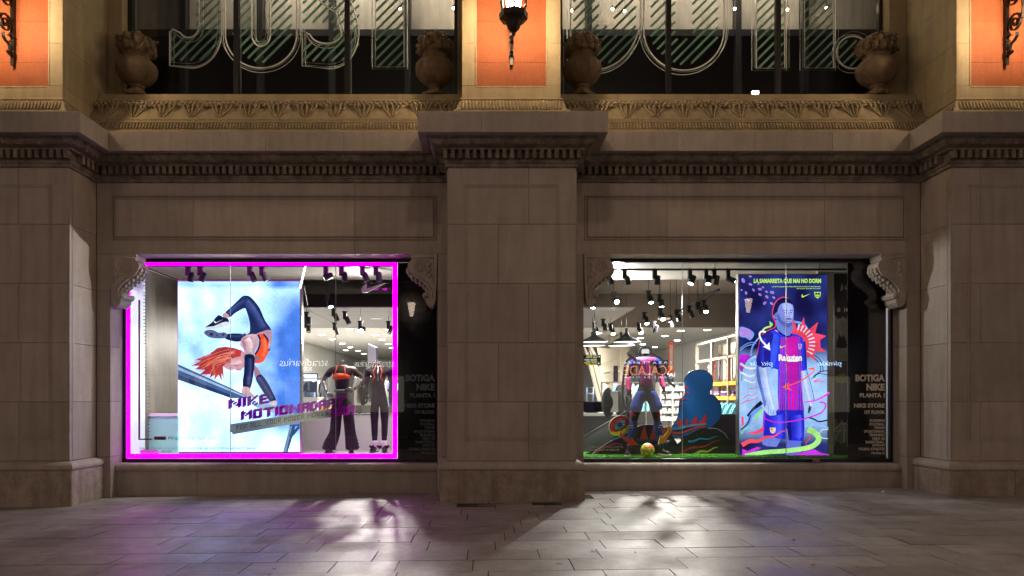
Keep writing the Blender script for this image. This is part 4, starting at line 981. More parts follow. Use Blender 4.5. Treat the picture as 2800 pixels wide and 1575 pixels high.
# ------------------------------------------------------------------ lit gymnast poster
class Pic:
    kc = 1.0
    def __init__(s, ox, oy, k, Y, org): s.ox, s.oy, s.k, s.Y, s.org, s.mb, s.n = ox, oy, k, Y, org, MB(), 0
    def w(s, x, y): p = P(s.ox + x / s.k, s.oy + y / s.k, s.Y); return (p.x - s.org[0], p.z - s.org[2])
    def sh(s, pts, col, smooth=3):
        q = [Vector((x, y, 0)) for x, y in pts]
        if smooth: q = cat(q, smooth)
        q = [s.w(v[0], v[1]) for v in q]; s.n += 1
        try: s.mb.poly(q, -.0004 * s.n, tuple(v * s.kc for v in lin(col)))
        except Exception: pass
    def ln(s, pts, w0, col, w1=None, smooth=4):
        q = cat([Vector((x, y, 0)) for x, y in pts], smooth, False) if smooth else [Vector((x, y, 0)) for x, y in pts]
        w1 = w0 if w1 is None else w1; n = len(q); A = []; B = []
        for i, v in enumerate(q):
            d = (q[min(i + 1, n - 1)] - q[max(i - 1, 0)]); d.normalize(); nn = Vector((-d.y, d.x, 0)); w = (w0 + (w1 - w0) * i / (n - 1)) / 2
            A.append(s.w(*(v + nn * w)[:2])); B.append(s.w(*(v - nn * w)[:2]))
        s.n += 1; y = -.0004 * s.n
        s.mb.add([(a[0], y, a[1]) for a in A] + [(b[0], y, b[1]) for b in B], [(i, i + 1, n + i + 1, n + i) for i in range(n - 1)], tuple(v * s.kc for v in lin(col)))
    def limb(s, pts, w, c0, c1, off=(0, 0), n=5, w1=None):
        for i in range(n):
            k = (1 - i / n); u = i / (n - 1); cc = tuple(a + (b - a) * u for a, b in zip(c0, c1))
            s.ln([(x + off[0] * i, y + off[1] * i) for x, y in pts], w * k, cc, (w1 if w1 is not None else w) * k)
    def grid(s, x0, x1, y0, y1, nx, ny, fn):
        vs = []; 
        for j in range(ny + 1):
            for i in range(nx + 1):
                a, b = s.w(x0 + (x1 - x0) * i / nx, y0 + (y1 - y0) * j / ny); vs.append((a, 0, b))
        fs = [(j * (nx + 1) + i, j * (nx + 1) + i + 1, (j + 1) * (nx + 1) + i + 1, (j + 1) * (nx + 1) + i) for j in range(ny) for i in range(nx)]
        ax, az = s.w(x0, y0); bx, bz = s.w(x1, y1)
        s.mb.add(vs, fs, lambda co: fn((co.x - ax) / (bx - ax), (co.z - az) / (bz - az)))
    def ell(s, cx, cy, rx, ry, rot, col, n=16):
        c, d = math.cos(rot), math.sin(rot)
        s.sh([(cx + rx * math.cos(a) * c - ry * math.sin(a) * d, cy + rx * math.cos(a) * d + ry * math.sin(a) * c) for a in [2 * math.pi * i / n for i in range(n)]], col, 0)
YP = 1.27; org = P(487, 1241, YP); pr = P(820, 769, YP)
t = thing('lightbox_poster', 'lit poster of a red-haired gymnast in black leggings balancing on a bar', 'lit poster', tuple(org))
w_, h_ = pr.x - org.x, pr.z - org.z
box('case', 'steel', t, -.012, w_ + .03, .004, .11, -.02, h_ + .02)
box('foot_rail', 'dkgrey', t, 0, w_, -.03, -.012, .0, .035)
g = Pic(300, 680, 4.527, YP, org); g.kc = .128
def sky(u, v):
    n = noise.noise(Vector((u * 3 + 3, v * 4, 1.3))) * .5 + noise.noise(Vector((u * 8, v * 9 + 5, 4.3))) * .25
    blue = max(0, min(1, .46 + .95 * max(0, u - .45) * 1.7 * (1 - abs(v - .38) * 1.6) + .35 * (1 - abs(v - .55) * 3) * (.4 + u * .5) + n * .7 + (.25 if v < .05 else 0)))
    a, b = Vector((.22, .34, .50)), Vector([v * .17 for v in lin((70, 120, 215))])
    c = a.lerp(b, blue)
    return (c.x, c.y, c.z)
g.grid(845, 2352, 405, 2520, 30, 40, sky)
NV = (34, 44, 92); SK = (205, 160, 165); HR = (190, 62, 62)
g.sh([(846, 1430), (1100, 1545), (1500, 1725), (1760, 1850), (1500, 1850), (1180, 1725), (846, 1622)], (72, 100, 150), 0)
g.sh([(846, 1460), (1500, 1745), (1750, 1850), (1700, 1850), (846, 1500)], (165, 195, 230), 0)
g.sh([(846, 1560), (1500, 1810), (1500, 1850), (846, 1622)], (40, 60, 105), 0)
g.sh([(1740, 1918), (2000, 1930), (2348, 2060), (2348, 2075), (2180, 2073), (1830, 1970)], (150, 180, 215), 0)
g.sh([(2235, 2175), (2300, 2190), (2205, 2518), (2145, 2518)], (120, 150, 185), 0); g.sh([(2262, 2190), (2300, 2195), (2205, 2518), (2185, 2518)], (50, 80, 130), 0)
g.sh([(2350, 2175), (2350, 2225), (2235, 2362), (2222, 2310)], (55, 85, 130), 0); g.sh([(2225, 2178), (2350, 2170), (2350, 2195), (2225, 2200)], (60, 90, 140), 0)
for q in range(9): g.ell(2236 - q * 9, 2230 + q * 32, 4, 6, 0, (60, 85, 120), 6)
# far leg and near leg
g.sh([(1440, 1062), (1530, 1048), (1650, 1050), (1730, 1018), (1760, 1080), (1660, 1130), (1590, 1152), (1500, 1140), (1430, 1112)], (30, 40, 84))
g.sh([(1640, 1050), (1735, 1018), (1725, 1045), (1650, 1088)], (190, 215, 235))
g.sh([(1432, 790), (1500, 725), (1590, 640), (1640, 592), (1685, 580), (1735, 592), (1795, 650), (1860, 740), (1925, 890), (1985, 975), (1998, 1030), (1900, 1040), (1800, 1075), (1735, 1085), (1738, 1000), (1732, 900), (1692, 765), (1668, 738), (1600, 770), (1540, 808), (1495, 852), (1465, 830)], NV)
g.sh([(1640, 600), (1690, 600), (1800, 700), (1900, 900), (1960, 1000), (1900, 1010), (1820, 850), (1740, 700), (1660, 660)], (46, 60, 116))
g.sh([(1395, 825), (1436, 793), (1484, 838), (1440, 868)], SK)
g.sh([(1185, 970), (1270, 910), (1300, 870), (1350, 822), (1400, 845), (1470, 870), (1476, 930), (1400, 950), (1290, 975), (1190, 985)], (24, 30, 66), 2)
g.sh([(1183, 970), (1290, 960), (1390, 915), (1472, 905), (1475, 940), (1430, 962), (1300, 995), (1220, 998), (1188, 988)], (215, 222, 240), 2)
g.sh([(1290, 905), (1310, 925), (1410, 873), (1320, 912), (1298, 890)], (240, 244, 255), 0)
g.sh([(1173, 1025), (1220, 1004), (1290, 1010), (1350, 1040), (1420, 1033), (1455, 1060), (1448, 1095), (1400, 1112), (1300, 1108), (1230, 1095), (1180, 1060)], (96, 106, 150))
for cx_, cy_, r_ in ((1260, 1060, 26), (1405, 1065, 18), (1210, 1040, 10), (1330, 1075, 12)): g.ell(cx_, cy_, r_, r_ * .8, 0, (48, 54, 96))
# waist, bra, shoulder
g.limb([(1690, 660), (1780, 770), (1850, 900), (1900, 985)], 120, (34, 44, 94), (74, 92, 156), (5, -5)); g.limb([(1478, 812), (1570, 720), (1668, 655)], 62, (36, 46, 98), (66, 84, 148), (-1, -4)); g.limb([(1500, 1092), (1600, 1096), (1690, 1070)], 46, (30, 40, 84), (58, 72, 128), (0, -4))
g.sh([(1800, 1072), (1880, 1030), (1996, 1008), (2008, 1110), (2004, 1180), (1980, 1260), (1940, 1330), (1900, 1200), (1850, 1090)], (198, 152, 170))
g.sh([(1838, 1062), (1905, 1058), (1950, 1108), (1978, 1190), (1976, 1262), (1945, 1320), (1920, 1380), (1880, 1410), (1800, 1416), (1800, 1320), (1850, 1220), (1862, 1130)], (250, 84, 50), 2)
g.ln([(1838, 1064), (1866, 1130), (1852, 1225), (1800, 1315)], 22, (26, 30, 70)); g.ln([(1905, 1058), (1952, 1112), (1980, 1190), (1976, 1262)], 20, (26, 30, 70))
g.sh([(1620, 1200), (1625, 1150), (1645, 1105), (1700, 1072), (1760, 1058), (1825, 1068), (1852, 1130), (1845, 1200), (1800, 1270), (1795, 1325), (1680, 1325), (1665, 1250)], (212, 175, 190))
g.sh([(1640, 1130), (1700, 1090), (1780, 1100), (1700, 1160), (1690, 1260), (1665, 1240)], (180, 130, 155))
g.sh([(1795, 1330), (1862, 1345), (1850, 1380), (1800, 1390)], (160, 110, 130))
g.limb([(1700, 1110), (1740, 1180), (1735, 1290)], 90, (205, 165, 182), (244, 214, 218), (5, -2)); g.limb([(1900, 1120), (1925, 1220), (1890, 1340)], 70, (244, 84, 52), (255, 130, 84), (4, -3)); g.limb([(1975, 1060), (1985, 1150), (1972, 1240)], 26, (190, 142, 160), (226, 184, 194), (1, 0))
# second arm
g.sh([(1800, 1440), (1880, 1556), (1812, 1600), (1795, 1520)], (178, 128, 145))
g.sh([(1810, 1602), (1880, 1556), (1960, 1655), (2015, 1760), (2066, 1882), (2002, 1897), (1930, 1810), (1858, 1700)], NV, 2)
g.sh([(2000, 1895), (2066, 1880), (2072, 1935), (2040, 1945), (1985, 1925)], (225, 205, 215), 2)
# head, hair
g.sh([(1480, 1300), (1620, 1250), (1690, 1320), (1680, 1450), (1655, 1478), (1640, 1500), (1590, 1512), (1560, 1495), (1500, 1505), (1430, 1475), (1400, 1420)], (206, 152, 165), 2)
g.sh([(1640, 1262), (1560, 1232), (1440, 1214), (1340, 1230), (1250, 1305), (1150, 1350), (1055, 1382), (1150, 1385), (1015, 1450), (1120, 1452), (1060, 1492), (1190, 1500), (1120, 1560), (1260, 1555), (1240, 1600), (1310, 1560), (1300, 1630), (1355, 1560), (1395, 1640), (1392, 1540), (1420, 1610), (1410, 1460), (1470, 1395), (1560, 1345), (1625, 1335)], HR, 0)
RR = random.Random(5)
for q in range(46):
    a = RR.random(); x0 = 1300 + RR.uniform(-30, 120); y0 = 1260 + a * 180; x1 = 1015 + RR.uniform(0, 330) * (a * .9 + .3); y1 = 1380 + a * 260 + RR.uniform(-20, 20)
    g.ln([(x0 + 150, y0 - 30), (x0, y0 + 10), ((x0 + x1) / 2 - 20, (y0 + y1) / 2 + 10), (x1, y1)], 9, RR.choice([(225, 95, 80), (140, 30, 45), (240, 140, 120), (170, 48, 52)]), 1.5, 3)
g.ln([(1560, 1440), (1590, 1452), (1610, 1448)], 5, (90, 40, 60)); g.ln([(1580, 1500), (1610, 1492), (1635, 1500)], 5, (150, 70, 85)); g.ln([(1590, 1390), (1615, 1400), (1625, 1380)], 6, (150, 90, 110))
# front sleeve and hand
g.sh([(1688, 1312), (1795, 1318), (1806, 1420), (1792, 1540), (1755, 1728), (1658, 1708), (1672, 1540), (1680, 1400)], (26, 34, 76), 2)
g.sh([(1660, 1708), (1754, 1726), (1748, 1768), (1798, 1815), (1790, 1852), (1740, 1830), (1700, 1815), (1645, 1788)], (222, 178, 190), 2)
g.sh([(862, 1115 - 0), (892, 1115), (890, 1272), (866, 1272)], (150, 165, 190), 0) if False else None
g.limb([(1740, 1360), (1742, 1500), (1712, 1680)], 76, (26, 34, 76), (58, 72, 130), (4, 0)); g.limb([(1850, 1600), (1930, 1720), (2015, 1860)], 56, (34, 44, 92), (66, 84, 144), (3, -3), 5, 40); g.limb([(1500, 1400), (1570, 1400), (1640, 1380)], 80, (206, 152, 165), (238, 196, 198), (2, 6)); g.limb([(1715, 1740), (1725, 1790)], 50, (214, 168, 182), (242, 206, 210), (3, 0))
g.ln([(1300, 470), (1500, 450), (1900, 455), (2300, 460)], 36, (245, 250, 255)) if False else None
obj('printed_picture', g.mb, 'print_gym', t)

# ------------------------------------------------------------------ lit football poster
YR = 1.0; org2 = P(2022, 1248, YR); pr2 = P(2262, 752, YR)
t = thing('lightbox_poster', 'lit poster of a football player in a blue and magenta striped shirt', 'lit poster', tuple(org2))
w2, h2 = pr2.x - org2.x, pr2.z - org2.z
box('case', 'steel', t, -.02, w2 + .01, .004, .12, -.02, h2 + .02)
c = Pic(1990, 680, 4.528, YR, org2); c.kc = .56
def pbg(u, v):
    n = noise.noise(Vector((u * 5, v * 9, 2.3))) * .5 + .5
    a = Vector(lin((22, 20, 72))); b = Vector(lin((50, 62, 150))); k = Vector(lin((160, 200, 252)))
    q = a.lerp(b, max(0, n * 1.5 - .45)); f = max(0, min(1, (v - .40) * 9)) * max(0, min(1, (.93 - v) * 8))
    q = q.lerp(k, f) * .56; return (q.x, q.y, q.z)
c.grid(145, 1232, 326, 2572, 30, 60, pbg)
LB = (150, 195, 252); DK = (20, 22, 70); PK = (245, 70, 110); MG = (225, 30, 200)
# blue scroll shapes behind the figure
c.sh([(148, 970), (230, 980), (290, 1010), (330, 1060), (280, 1135), (220, 1100), (148, 1085)], (120, 160, 245), 2)
for q in range(4): c.ln([(148, 990 + q * 26), (230, 1000 + q * 26), (290, 1035 + q * 24)], 9, (240, 90, 190))
c.sh([(148, 1320), (200, 1308), (300, 1330), (260, 1400), (200, 1520), (148, 1500)], (190, 40, 220), 2)
c.ln([(150, 1235), (230, 1180), (300, 1160), (350, 1175)], 14, (90, 150, 245)); c.ln([(150, 1262), (230, 1205), (310, 1185)], 8, (150, 190, 250))
c.ln([(340, 1520), (300, 1400), (290, 1270), (330, 1170), (400, 1090)], 20, (120, 165, 245)); c.ln([(190, 1620), (200, 1500), (260, 1390), (350, 1330)], 34, LB); c.ln([(170, 1640), (185, 1490), (240, 1370), (340, 1310)], 7, DK)
for p_ in ([(980, 1330), (1060, 1350), (1130, 1420), (1150, 1500), (1110, 1560)], [(960, 1310), (1090, 1330), (1165, 1420), (1180, 1520)]): c.ln(p_, 10, DK)
c.ln([(820, 905), (900, 920), (960, 960), (990, 1010)], 26, (120, 170, 245))
c.sh([(778, 1050), (775, 930), (818, 878), (850, 985), (900, 950), (940, 848), (958, 965), (1005, 1000), (1118, 905), (1080, 1045), (1222, 1080), (1140, 1130), (1150, 1222), (1222, 1282), (1095, 1270), (1062, 1310), (1085, 1388), (1000, 1330), (950, 1325), (930, 1150), (860, 1070)], (240, 72, 100), 0)
for a_, r0, r1 in [(x, 175, 250) for x in (-78, -66, -54, -42, -30, -18, -6, 6, 18, 30)]:
    ca, sa = math.cos(math.radians(a_)), math.sin(math.radians(a_)); c.ln([(830 + r0 * ca, 1180 + r0 * sa), (830 + r1 * ca, 1180 + r1 * sa)], 13, (235, 225, 250), 20, 0)
# lower background curls
for p_, w0, cl_ in (([(1230, 1510), (1130, 1530), (1060, 1600)], 12, DK), ([(1232, 1560), (1100, 1550), (1030, 1620)], 8, DK), ([(250, 2080), (330, 1980), (420, 1900)], 50, DK), ([(180, 2260), (260, 2140), (300, 2050), (420, 1960)], 46, (110, 160, 245)), ([(160, 2240), (240, 2170), (280, 2060)], 14, DK),
        ([(340, 2120), (370, 2050), (425, 1990)], 34, (150, 225, 130)), ([(165, 2290), (200, 2240), (260, 2200)], 16, (150, 225, 130)), ([(950, 2200), (1050, 2180), (1150, 2190), (1240, 2220)], 26, LB), ([(1240, 2240), (1170, 2240), (1130, 2290), (1160, 2340), (1240, 2350)], 8, (235, 235, 255)),
        ([(1240, 2120), (1130, 2140), (1060, 2110), (1000, 2090)], 18, DK), ([(150, 1420), (250, 1480), (340, 1480)], 28, (240, 235, 235)), ([(160, 1530), (260, 1580), (330, 1560)], 22, (245, 235, 230)), ([(200, 1620), (300, 1660), (340, 1640)], 16, (235, 240, 250))):
    c.ln(p_, w0, cl_)
for p_ in ([(190, 1855), (240, 1815), (310, 1810), (370, 1775)], [(160, 1925), (240, 1880), (320, 1870), (385, 1835)], [(265, 1730), (330, 1725), (385, 1705)], [(1060, 1650), (1130, 1640), (1200, 1655)], [(1060, 1645), (1110, 1620), (1140, 1618)]): c.ln(p_, 14, PK, 5)
c.sh([(160, 2410), (260, 2370), (380, 2330), (420, 2370), (330, 2430), (165, 2500)], PK, 0) if False else None
c.sh([(165, 2200), (165, 2075), (190, 2080), (195, 2180)], PK, 0)
# legs, shorts
c.sh([(425, 2290), (640, 2320), (610, 2440), (560, 2450), (430, 2425)], (110, 125, 215), 2); c.sh([(708, 2350), (905, 2360), (890, 2570), (720, 2570)], (90, 105, 205), 0)
BL = (38, 40, 205)
c.sh([(440, 2000), (620, 1985), (935, 1990), (945, 2200), (932, 2382), (750, 2372), (728, 2220), (705, 2362), (428, 2312), (430, 2150)], BL, 0)
c.sh([(728, 2220), (770, 2040), (790, 2372), (750, 2372)], (22, 24, 130), 0); c.sh([(640, 2080), (690, 2060), (700, 2200), (660, 2340), (600, 2330)], (60, 70, 245), 2); c.sh([(850, 2080), (900, 2080), (900, 2340), (850, 2340)], (64, 74, 248), 2)
c.ln([(452, 2030), (440, 2180), (434, 2310)], 10, (220, 50, 170))
# arms
ARM = (168, 196, 252)
c.sh([(352, 1430), (500, 1460), (505, 1620), (530, 1740), (590, 1850), (612, 1990), (585, 2010), (598, 2050), (560, 2072), (520, 2068), (480, 2040), (440, 1990), (432, 1900), (395, 1750), (355, 1600)], ARM, 2)
c.sh([(352, 1430), (400, 1440), (420, 1700), (470, 1900), (450, 1960), (432, 1900), (380, 1700), (350, 1580)], (92, 110, 200), 2)
for x in (500, 530, 560): c.ln([(x - 12, 1930), (x, 2045)], 5, (60, 70, 160))
c.sh([(893, 1508), (972, 1502), (1010, 1610), (1045, 1740), (1055, 1850), (1092, 1930), (1080, 2010), (1040, 2050), (980, 2072), (950, 2050), (985, 2010), (1000, 1960), (975, 1930), (960, 1860), (920, 1760), (896, 1640)], ARM, 2)
c.ln([(968, 1505), (1010, 1640), (1050, 1800), (1062, 1880)], 7, (16, 18, 60)); c.sh([(1000, 1935), (1030, 1920), (1020, 2000), (985, 2040)], (30, 34, 90), 2)
c.limb([(425, 1460), (455, 1650), (500, 1850), (540, 1990)], 105, (150, 178, 244), (206, 224, 255), (5, 0), 6, 80); c.limb([(938, 1520), (970, 1680), (1010, 1850), (1040, 1950)], 66, (150, 178, 244), (210, 226, 255), (-4, 0), 6, 60)
c.limb([(590, 2060), (600, 2200), (590, 2300)], 200, (38, 40, 205), (78, 88, 255), (6, 0), 7); c.limb([(850, 2060), (855, 2200), (860, 2340)], 130, (38, 40, 205), (84, 94, 255), (5, 0), 7)
# shirt
c.sh([(585, 1000), (640, 1045), (740, 1085), (785, 1052), (860, 1070), (915, 1105), (938, 1190), (950, 1320), (972, 1505), (893, 1515), (905, 1760), (935, 2000), (620, 1998), (608, 1800), (612, 1500), (500, 1462), (350, 1442), (356, 1300), (385, 1160), (430, 1085), (510, 1030)], (44, 60, 235), 0)
c.sh([(356, 1300), (385, 1160), (430, 1085), (520, 1030), (560, 1100), (520, 1200), (508, 1460), (350, 1442)], (34, 34, 150), 2); c.sh([(560, 1060), (620, 1100), (600, 1300), (560, 1480), (520, 1460), (530, 1250)], (60, 90, 250), 2)
for x0, x1, w in ((640, 636, 8), (664, 660, 8), (690, 684, 10), (722, 712, 18), (752, 748, 26), (790, 790, 34), (826, 828, 24), (850, 856, 14), (874, 884, 8), (896, 908, 6)):
    c.ln([(x0 - (740 - x0) * -.15, 1100 if x0 < 790 else 1090), (x0, 1400), (x1, 1700), (x1 + (x1 - 770) * .06, 1996)], w, (222, 20, 160) if w > 9 else (235, 40, 120))
c.ln([(575, 1010), (600, 1025), (635, 1048)], 9, (245, 200, 120)); c.ln([(592, 990), (640, 1055), (740, 1092), (785, 1058)], 12, (14, 14, 50))
# neck, head
FC = (128, 140, 222)
c.sh([(585, 880), (790, 930), (772, 1050), (740, 1080), (680, 1062), (610, 1010), (592, 960)], (112, 130, 215), 2)
c.sh([(552, 840), (548, 740), (575, 670), (640, 628), (715, 622), (775, 665), (803, 740), (802, 830), (795, 900), (775, 955), (735, 975), (690, 962), (650, 930), (615, 880), (575, 870)], FC, 2)
c.sh([(660, 690), (760, 680), (790, 740), (795, 830), (780, 900), (740, 940), (700, 900), (690, 800)], (165, 178, 245), 2)
c.sh([(552, 830), (546, 740), (575, 668), (640, 622), (715, 615), (775, 655), (796, 700), (730, 672), (660, 680), (620, 720), (600, 790), (580, 800)], (24, 24, 72), 2)
c.sh([(695, 915), (735, 925), (780, 915), (785, 935), (765, 968), (730, 977), (690, 960), (655, 930), (640, 880)], (92, 100, 186), 2); c.sh([(606, 800), (640, 860), (670, 920), (700, 965), (640, 930), (600, 870)], (88, 98, 186), 2); c.sh([(715, 868), (745, 862), (775, 868), (772, 880), (718, 882)], (84, 90, 176), 2)
c.ln([(668, 775), (700, 766), (720, 778)], 7, (24, 26, 80)); c.ln([(752, 772), (775, 766), (792, 775)], 7, (24, 26, 80)); c.ell(697, 797, 14, 6, 0, (34, 38, 100)); c.ell(770, 796, 12, 6, 0, (34, 38, 100))
c.ln([(738, 790), (750, 830), (738, 850), (722, 848)], 6, (86, 92, 180)); c.ln([(705, 880), (745, 872), (775, 882)], 6, (60, 40, 110)); c.ln([(715, 903), (745, 900), (768, 905)], 6, (110, 80, 160)); c.ell(582, 830, 16, 30, 0, (104, 116, 200))
c.ln([(735, 615), (680, 604), (620, 625), (570, 680), (545, 760), (540, 830), (560, 880), (580, 930), (570, 975), (520, 1000), (450, 1035), (415, 1070)], 11, (246, 70, 110))
c.ln([(350, 1320), (372, 1200), (385, 1130)], 9, (246, 70, 110)); c.ln([(560, 880), (520, 920), (500, 990), (430, 1040)], 40, (120, 165, 245)) if False else None
c.limb([(430, 1110), (400, 1250), (395, 1400)], 70, (30, 30, 140), (52, 56, 205), (6, 0), 6); c.limb([(925, 1150), (935, 1300), (945, 1480)], 40, (44, 60, 235), (24, 26, 130), (4, 0), 5)
# arrows and ribbons
c.ln([(415, 1020), (450, 985), (510, 965), (535, 940)], 22, (170, 235, 120)); c.sh([(500, 900), (545, 935), (510, 985)], (170, 235, 120), 0)
c.ln([(455, 1035), (400, 1030), (378, 1070), (405, 1140), (470, 1210)], 22, (245, 245, 255)); c.sh([(418, 1215), (470, 1195), (500, 1160), (512, 1265)], (245, 245, 255), 0)
c.ln([(1060, 1478), (980, 1490), (1055, 1500), (1000, 1560), (880, 1640), (700, 1710)], 14, (250, 95, 90)); c.sh([(655, 1715), (745, 1655), (720, 1700), (780, 1755), (700, 1735)], (250, 95, 90), 0)
c.ln([(1238, 1780), (1170, 1830), (1060, 1880), (930, 1900)], 26, (225, 50, 225), 14); c.ln([(1120, 1900), (1180, 1910), (1190, 1960), (1120, 2040), (900, 2110), (640, 2150), (480, 2120), (418, 2070)], 22, (215, 40, 220), 10)
c.ln([(162, 2430), (260, 2380), (360, 2380), (460, 2330), (560, 2320), (640, 2265), (720, 2250)], 56, (248, 78, 100), 6); c.sh([(230, 2275), (330, 2260), (425, 2205), (420, 2255), (330, 2295)], (248, 70, 110), 2)
c.ln([(985, 2300), (1000, 2350), (950, 2400), (960, 2480)], 14, (245, 60, 90), 6); c.sh([(165, 2475), (230, 2500), (350, 2450), (400, 2465), (260, 2530), (165, 2568)], (200, 50, 225), 0)
c.sh([(560, 2568), (800, 2545), (1050, 2480), (1150, 2530), (1235, 2540), (1235, 2568)], (195, 55, 225), 0)
c.ln([(970, 2235), (1050, 2270), (1105, 2340), (1075, 2410), (960, 2465), (700, 2500), (420, 2520), (200, 2562)], 76, (168, 232, 130), 50, 6)
# petals
for x, y, r, q in ((175, 400, 34, 1.2), (262, 350, 20, .2), (265, 448, 24, .3), (302, 518, 22, .9), (210, 555, 24, 1.3), (380, 508, 26, .2), (418, 485, 18, .5), (380, 575, 24, .6), (462, 540, 20, .5), (465, 603, 26, .8), (530, 548, 30, .2), (550, 612, 20, .6), (438, 680, 26, -.8), (523, 686, 24, .6), (235, 645, 22, .4), (152, 520, 14, .3), (360, 440, 18, 1.4)):
    c.ell(x, y, r, r * .62, q, (120, 150, 250), 8); c.ell(x + r * .12, y + r * .12, r * .62, r * .36, q, (240, 70, 190), 8)
# crests as small shields, swooshes
def shield(x, y, w, h, c0, c1, c2):
    c.sh([(x - w, y - h), (x - w * .4, y - h * .85), (x, y - h), (x + w * .4, y - h * .85), (x + w, y - h), (x + w * .95, y - h * .2), (x + w * .8, y + h * .5), (x, y + h), (x - w * .8, y + h * .5), (x - w * .95, y - h * .2)], c0, 0)
    c.sh([(x - w * .75, y - h * .7), (x - w * .05, y - h * .7), (x - w * .05, y - h * .1), (x - w * .75, y - h * .1)], c1, 0); c.sh([(x + w * .05, y - h * .7), (x + w * .75, y - h * .7), (x + w * .75, y - h * .1), (x + w * .05, y - h * .1)], c2, 0)
    for q in range(4): c.ln([(x - w * .6 + q * w * .4, y + h * .1), (x - w * .5 + q * w * .33, y + h * .6)], w * .18, c1, None, 0)
def swoosh(x, y, w, col): c.sh([(x, y - .05 * w), (x + .02 * w, y + .18 * w), (x + .15 * w, y + .22 * w), (x + w, y - .22 * w), (x + .25 * w, y + .05 * w), (x + .12 * w, y + .02 * w), (x + .14 * w, y - .16 * w)], col, 0)
shield(1087, 583, 40, 42, (186, 236, 90), (20, 40, 80), (40, 70, 80)); swoosh(888, 588, 112, (196, 240, 90)); swoosh(622, 1215, 95, (240, 225, 90)); shield(870, 1218, 24, 38, (200, 180, 240), (120, 70, 200), (200, 60, 150)); shield(534, 2250, 36, 38, (235, 230, 190), (220, 60, 110), (240, 200, 60))
obj('printed_picture', c.mb, 'print_lit', t)
M['lime'] = emit('lit_lime_print', lin((190, 240, 95)), 1.1, False); M['litwhite'] = emit('lit_white_print', (.95, .95, 1), 1.1, False)
def ptext(s, x0, x1, y0, y1, m_, bold=.04, **kw):
    a = c.w(x0, y1); b = c.w(x1, y0); text(s, b[0] - a[0], b[1] - a[1], (a[0], -.075, a[1]), m_, t, bold=bold, **kw)
ptext('LA SAMARRETA QUE MAI NO DORM', 300, 1128, 380, 444, 'lime', .05); ptext('LA NOVA EQUIPACIO NIKE VAPOR 2017/18 DEL FC BARCELONA.', 525, 1126, 472, 488, 'lime', .02); ptext('PER AL JOC QUE MAI NO PARA.', 830, 1126, 496, 512, 'lime', .02)
ptext('Rakuten', 606, 893, 1312, 1392, 'litwhite', .05)
a = c.w(690, 1402); b = c.w(880, 1384); obj('underline', MB().prism([(a[0], b[1]), (b[0], b[1]), (b[0] - .06, a[1]), (a[0] + .05, a[1])], -.078, -.075), 'litwhite', t)
# ------------------------------------------------------------------ vinyl lettering and graphics on the left pane
VY = .372
def vthing(label, cat_='window graphic', name='window_graphic'): return thing(name, label, cat_, (0, 0, 0))
t = vthing('purple blocky lettering in three slanted lines stuck on the left window', 'lettering', 'window_lettering')
for s, a, b, h in (('NIKE', (628, 1116), (738, 1100), 25), ('MOTION', (662, 1147), (822, 1126), 24), ('ADAPT', (828, 1126), (944, 1108), 24), ('BRA', (905, 1139), (970, 1130), 24)):
    # a second, offset copy gives the letters their thick slanted side
    for dx, dy, nm in ((0, 0, 'lettering'), (-4, 3, 'letter_side')):
        obj(nm, pixel_text(s, (a[0] + dx, a[1] + dy), (b[0] + dx, b[1] + dy), h, VY + (.012 if dx else 0), .006, over=1.05), 'purple_vinyl', t)
t = vthing('slanted grey band reading FOR ALL YOUR POWER MOVES under the purple lettering', 'window banner', 'window_banner')
def vp(pts, Y): return [(P(x, y, Y).x, P(x, y, Y).z) for x, y in pts]
mb = MB(); mb.prism(vp([(630, 1160), (903, 1117), (906, 1140), (636, 1188), (634, 1182), (630, 1182)], VY), VY, VY + .003); obj('band', mb, 'band_vinyl', t)
obj('lettering', pixel_text('FOR ALL YOUR POWER MOVES', (646, 1176), (898, 1134), 13, VY - .002, .002, over=.75), 'dark_vinyl', t)
M['magenta_vinyl'] = plain('magenta_vinyl', (.20, .01, .14), .5)
t = vthing('magenta line with battery icon and POWER METER lettering, lower left of the left window')
def vbox(px0, px1, py0, py1, m_, nm, th=.003, yy=VY):
    a, b = P(px0, py1, yy), P(px1, py0, yy); return obj(nm, MB().box(a.x, b.x, yy, yy + th, a.z, b.z), m_, t)
vbox(378, 383, 820, 1199, 'magenta_vinyl', 'line'); vbox(378, 415, 1199.3, 1203, 'magenta_vinyl', 'line'); vbox(421, 452, 1193, 1203, 'grey', 'battery_icon'); vbox(452.3, 454.5, 1195, 1201, 'dark_vinyl', 'battery_icon')
for i in range(7): vbox(423 + i * 4.1, 425.6 + i * 4.1, 1194.5, 1201.5, 'magenta_vinyl', 'battery_bar', .002, VY - .004)
obj('lettering', pixel_text('POWER METER XX', (460, 1202), (590, 1202), 8, VY, .002, over=.7), 'dark_vinyl', t)
def vtext(s, px0, px1, py0, py1, m_, **kw):
    a, b = P(px0, py1, VY), P(px1, py0, VY); text(s, b.x - a.x, b.z - a.z, (a.x, VY, a.z), m_, t, **kw)
vtext('FASE TA SD FA SCORPION PER AL MOTION ADAPT BRA', 382, 698, 1223, 1229, 'grey', bold=.0); vtext("DESCARREGA'T LA NIKE APP.", 382, 470, 1232, 1238, 'grey', bold=.02)
t = vthing('column of short dark tick marks on the glass beside the magenta line', 'tick scale', 'tick_scale')
y = 752
while y < 1030: vbox(391, 398, y, y + 1.4, 'dark_vinyl', 'tick'); y += 9.35
y = 1036
while y < 1192: vbox(402, 410, y, y + 1.4, 'grey' if y < 1130 else 'dark_vinyl', 'tick'); y += 9.55
vbox(398.4, 399.4, 735, 1215, 'dark_vinyl', 'line')
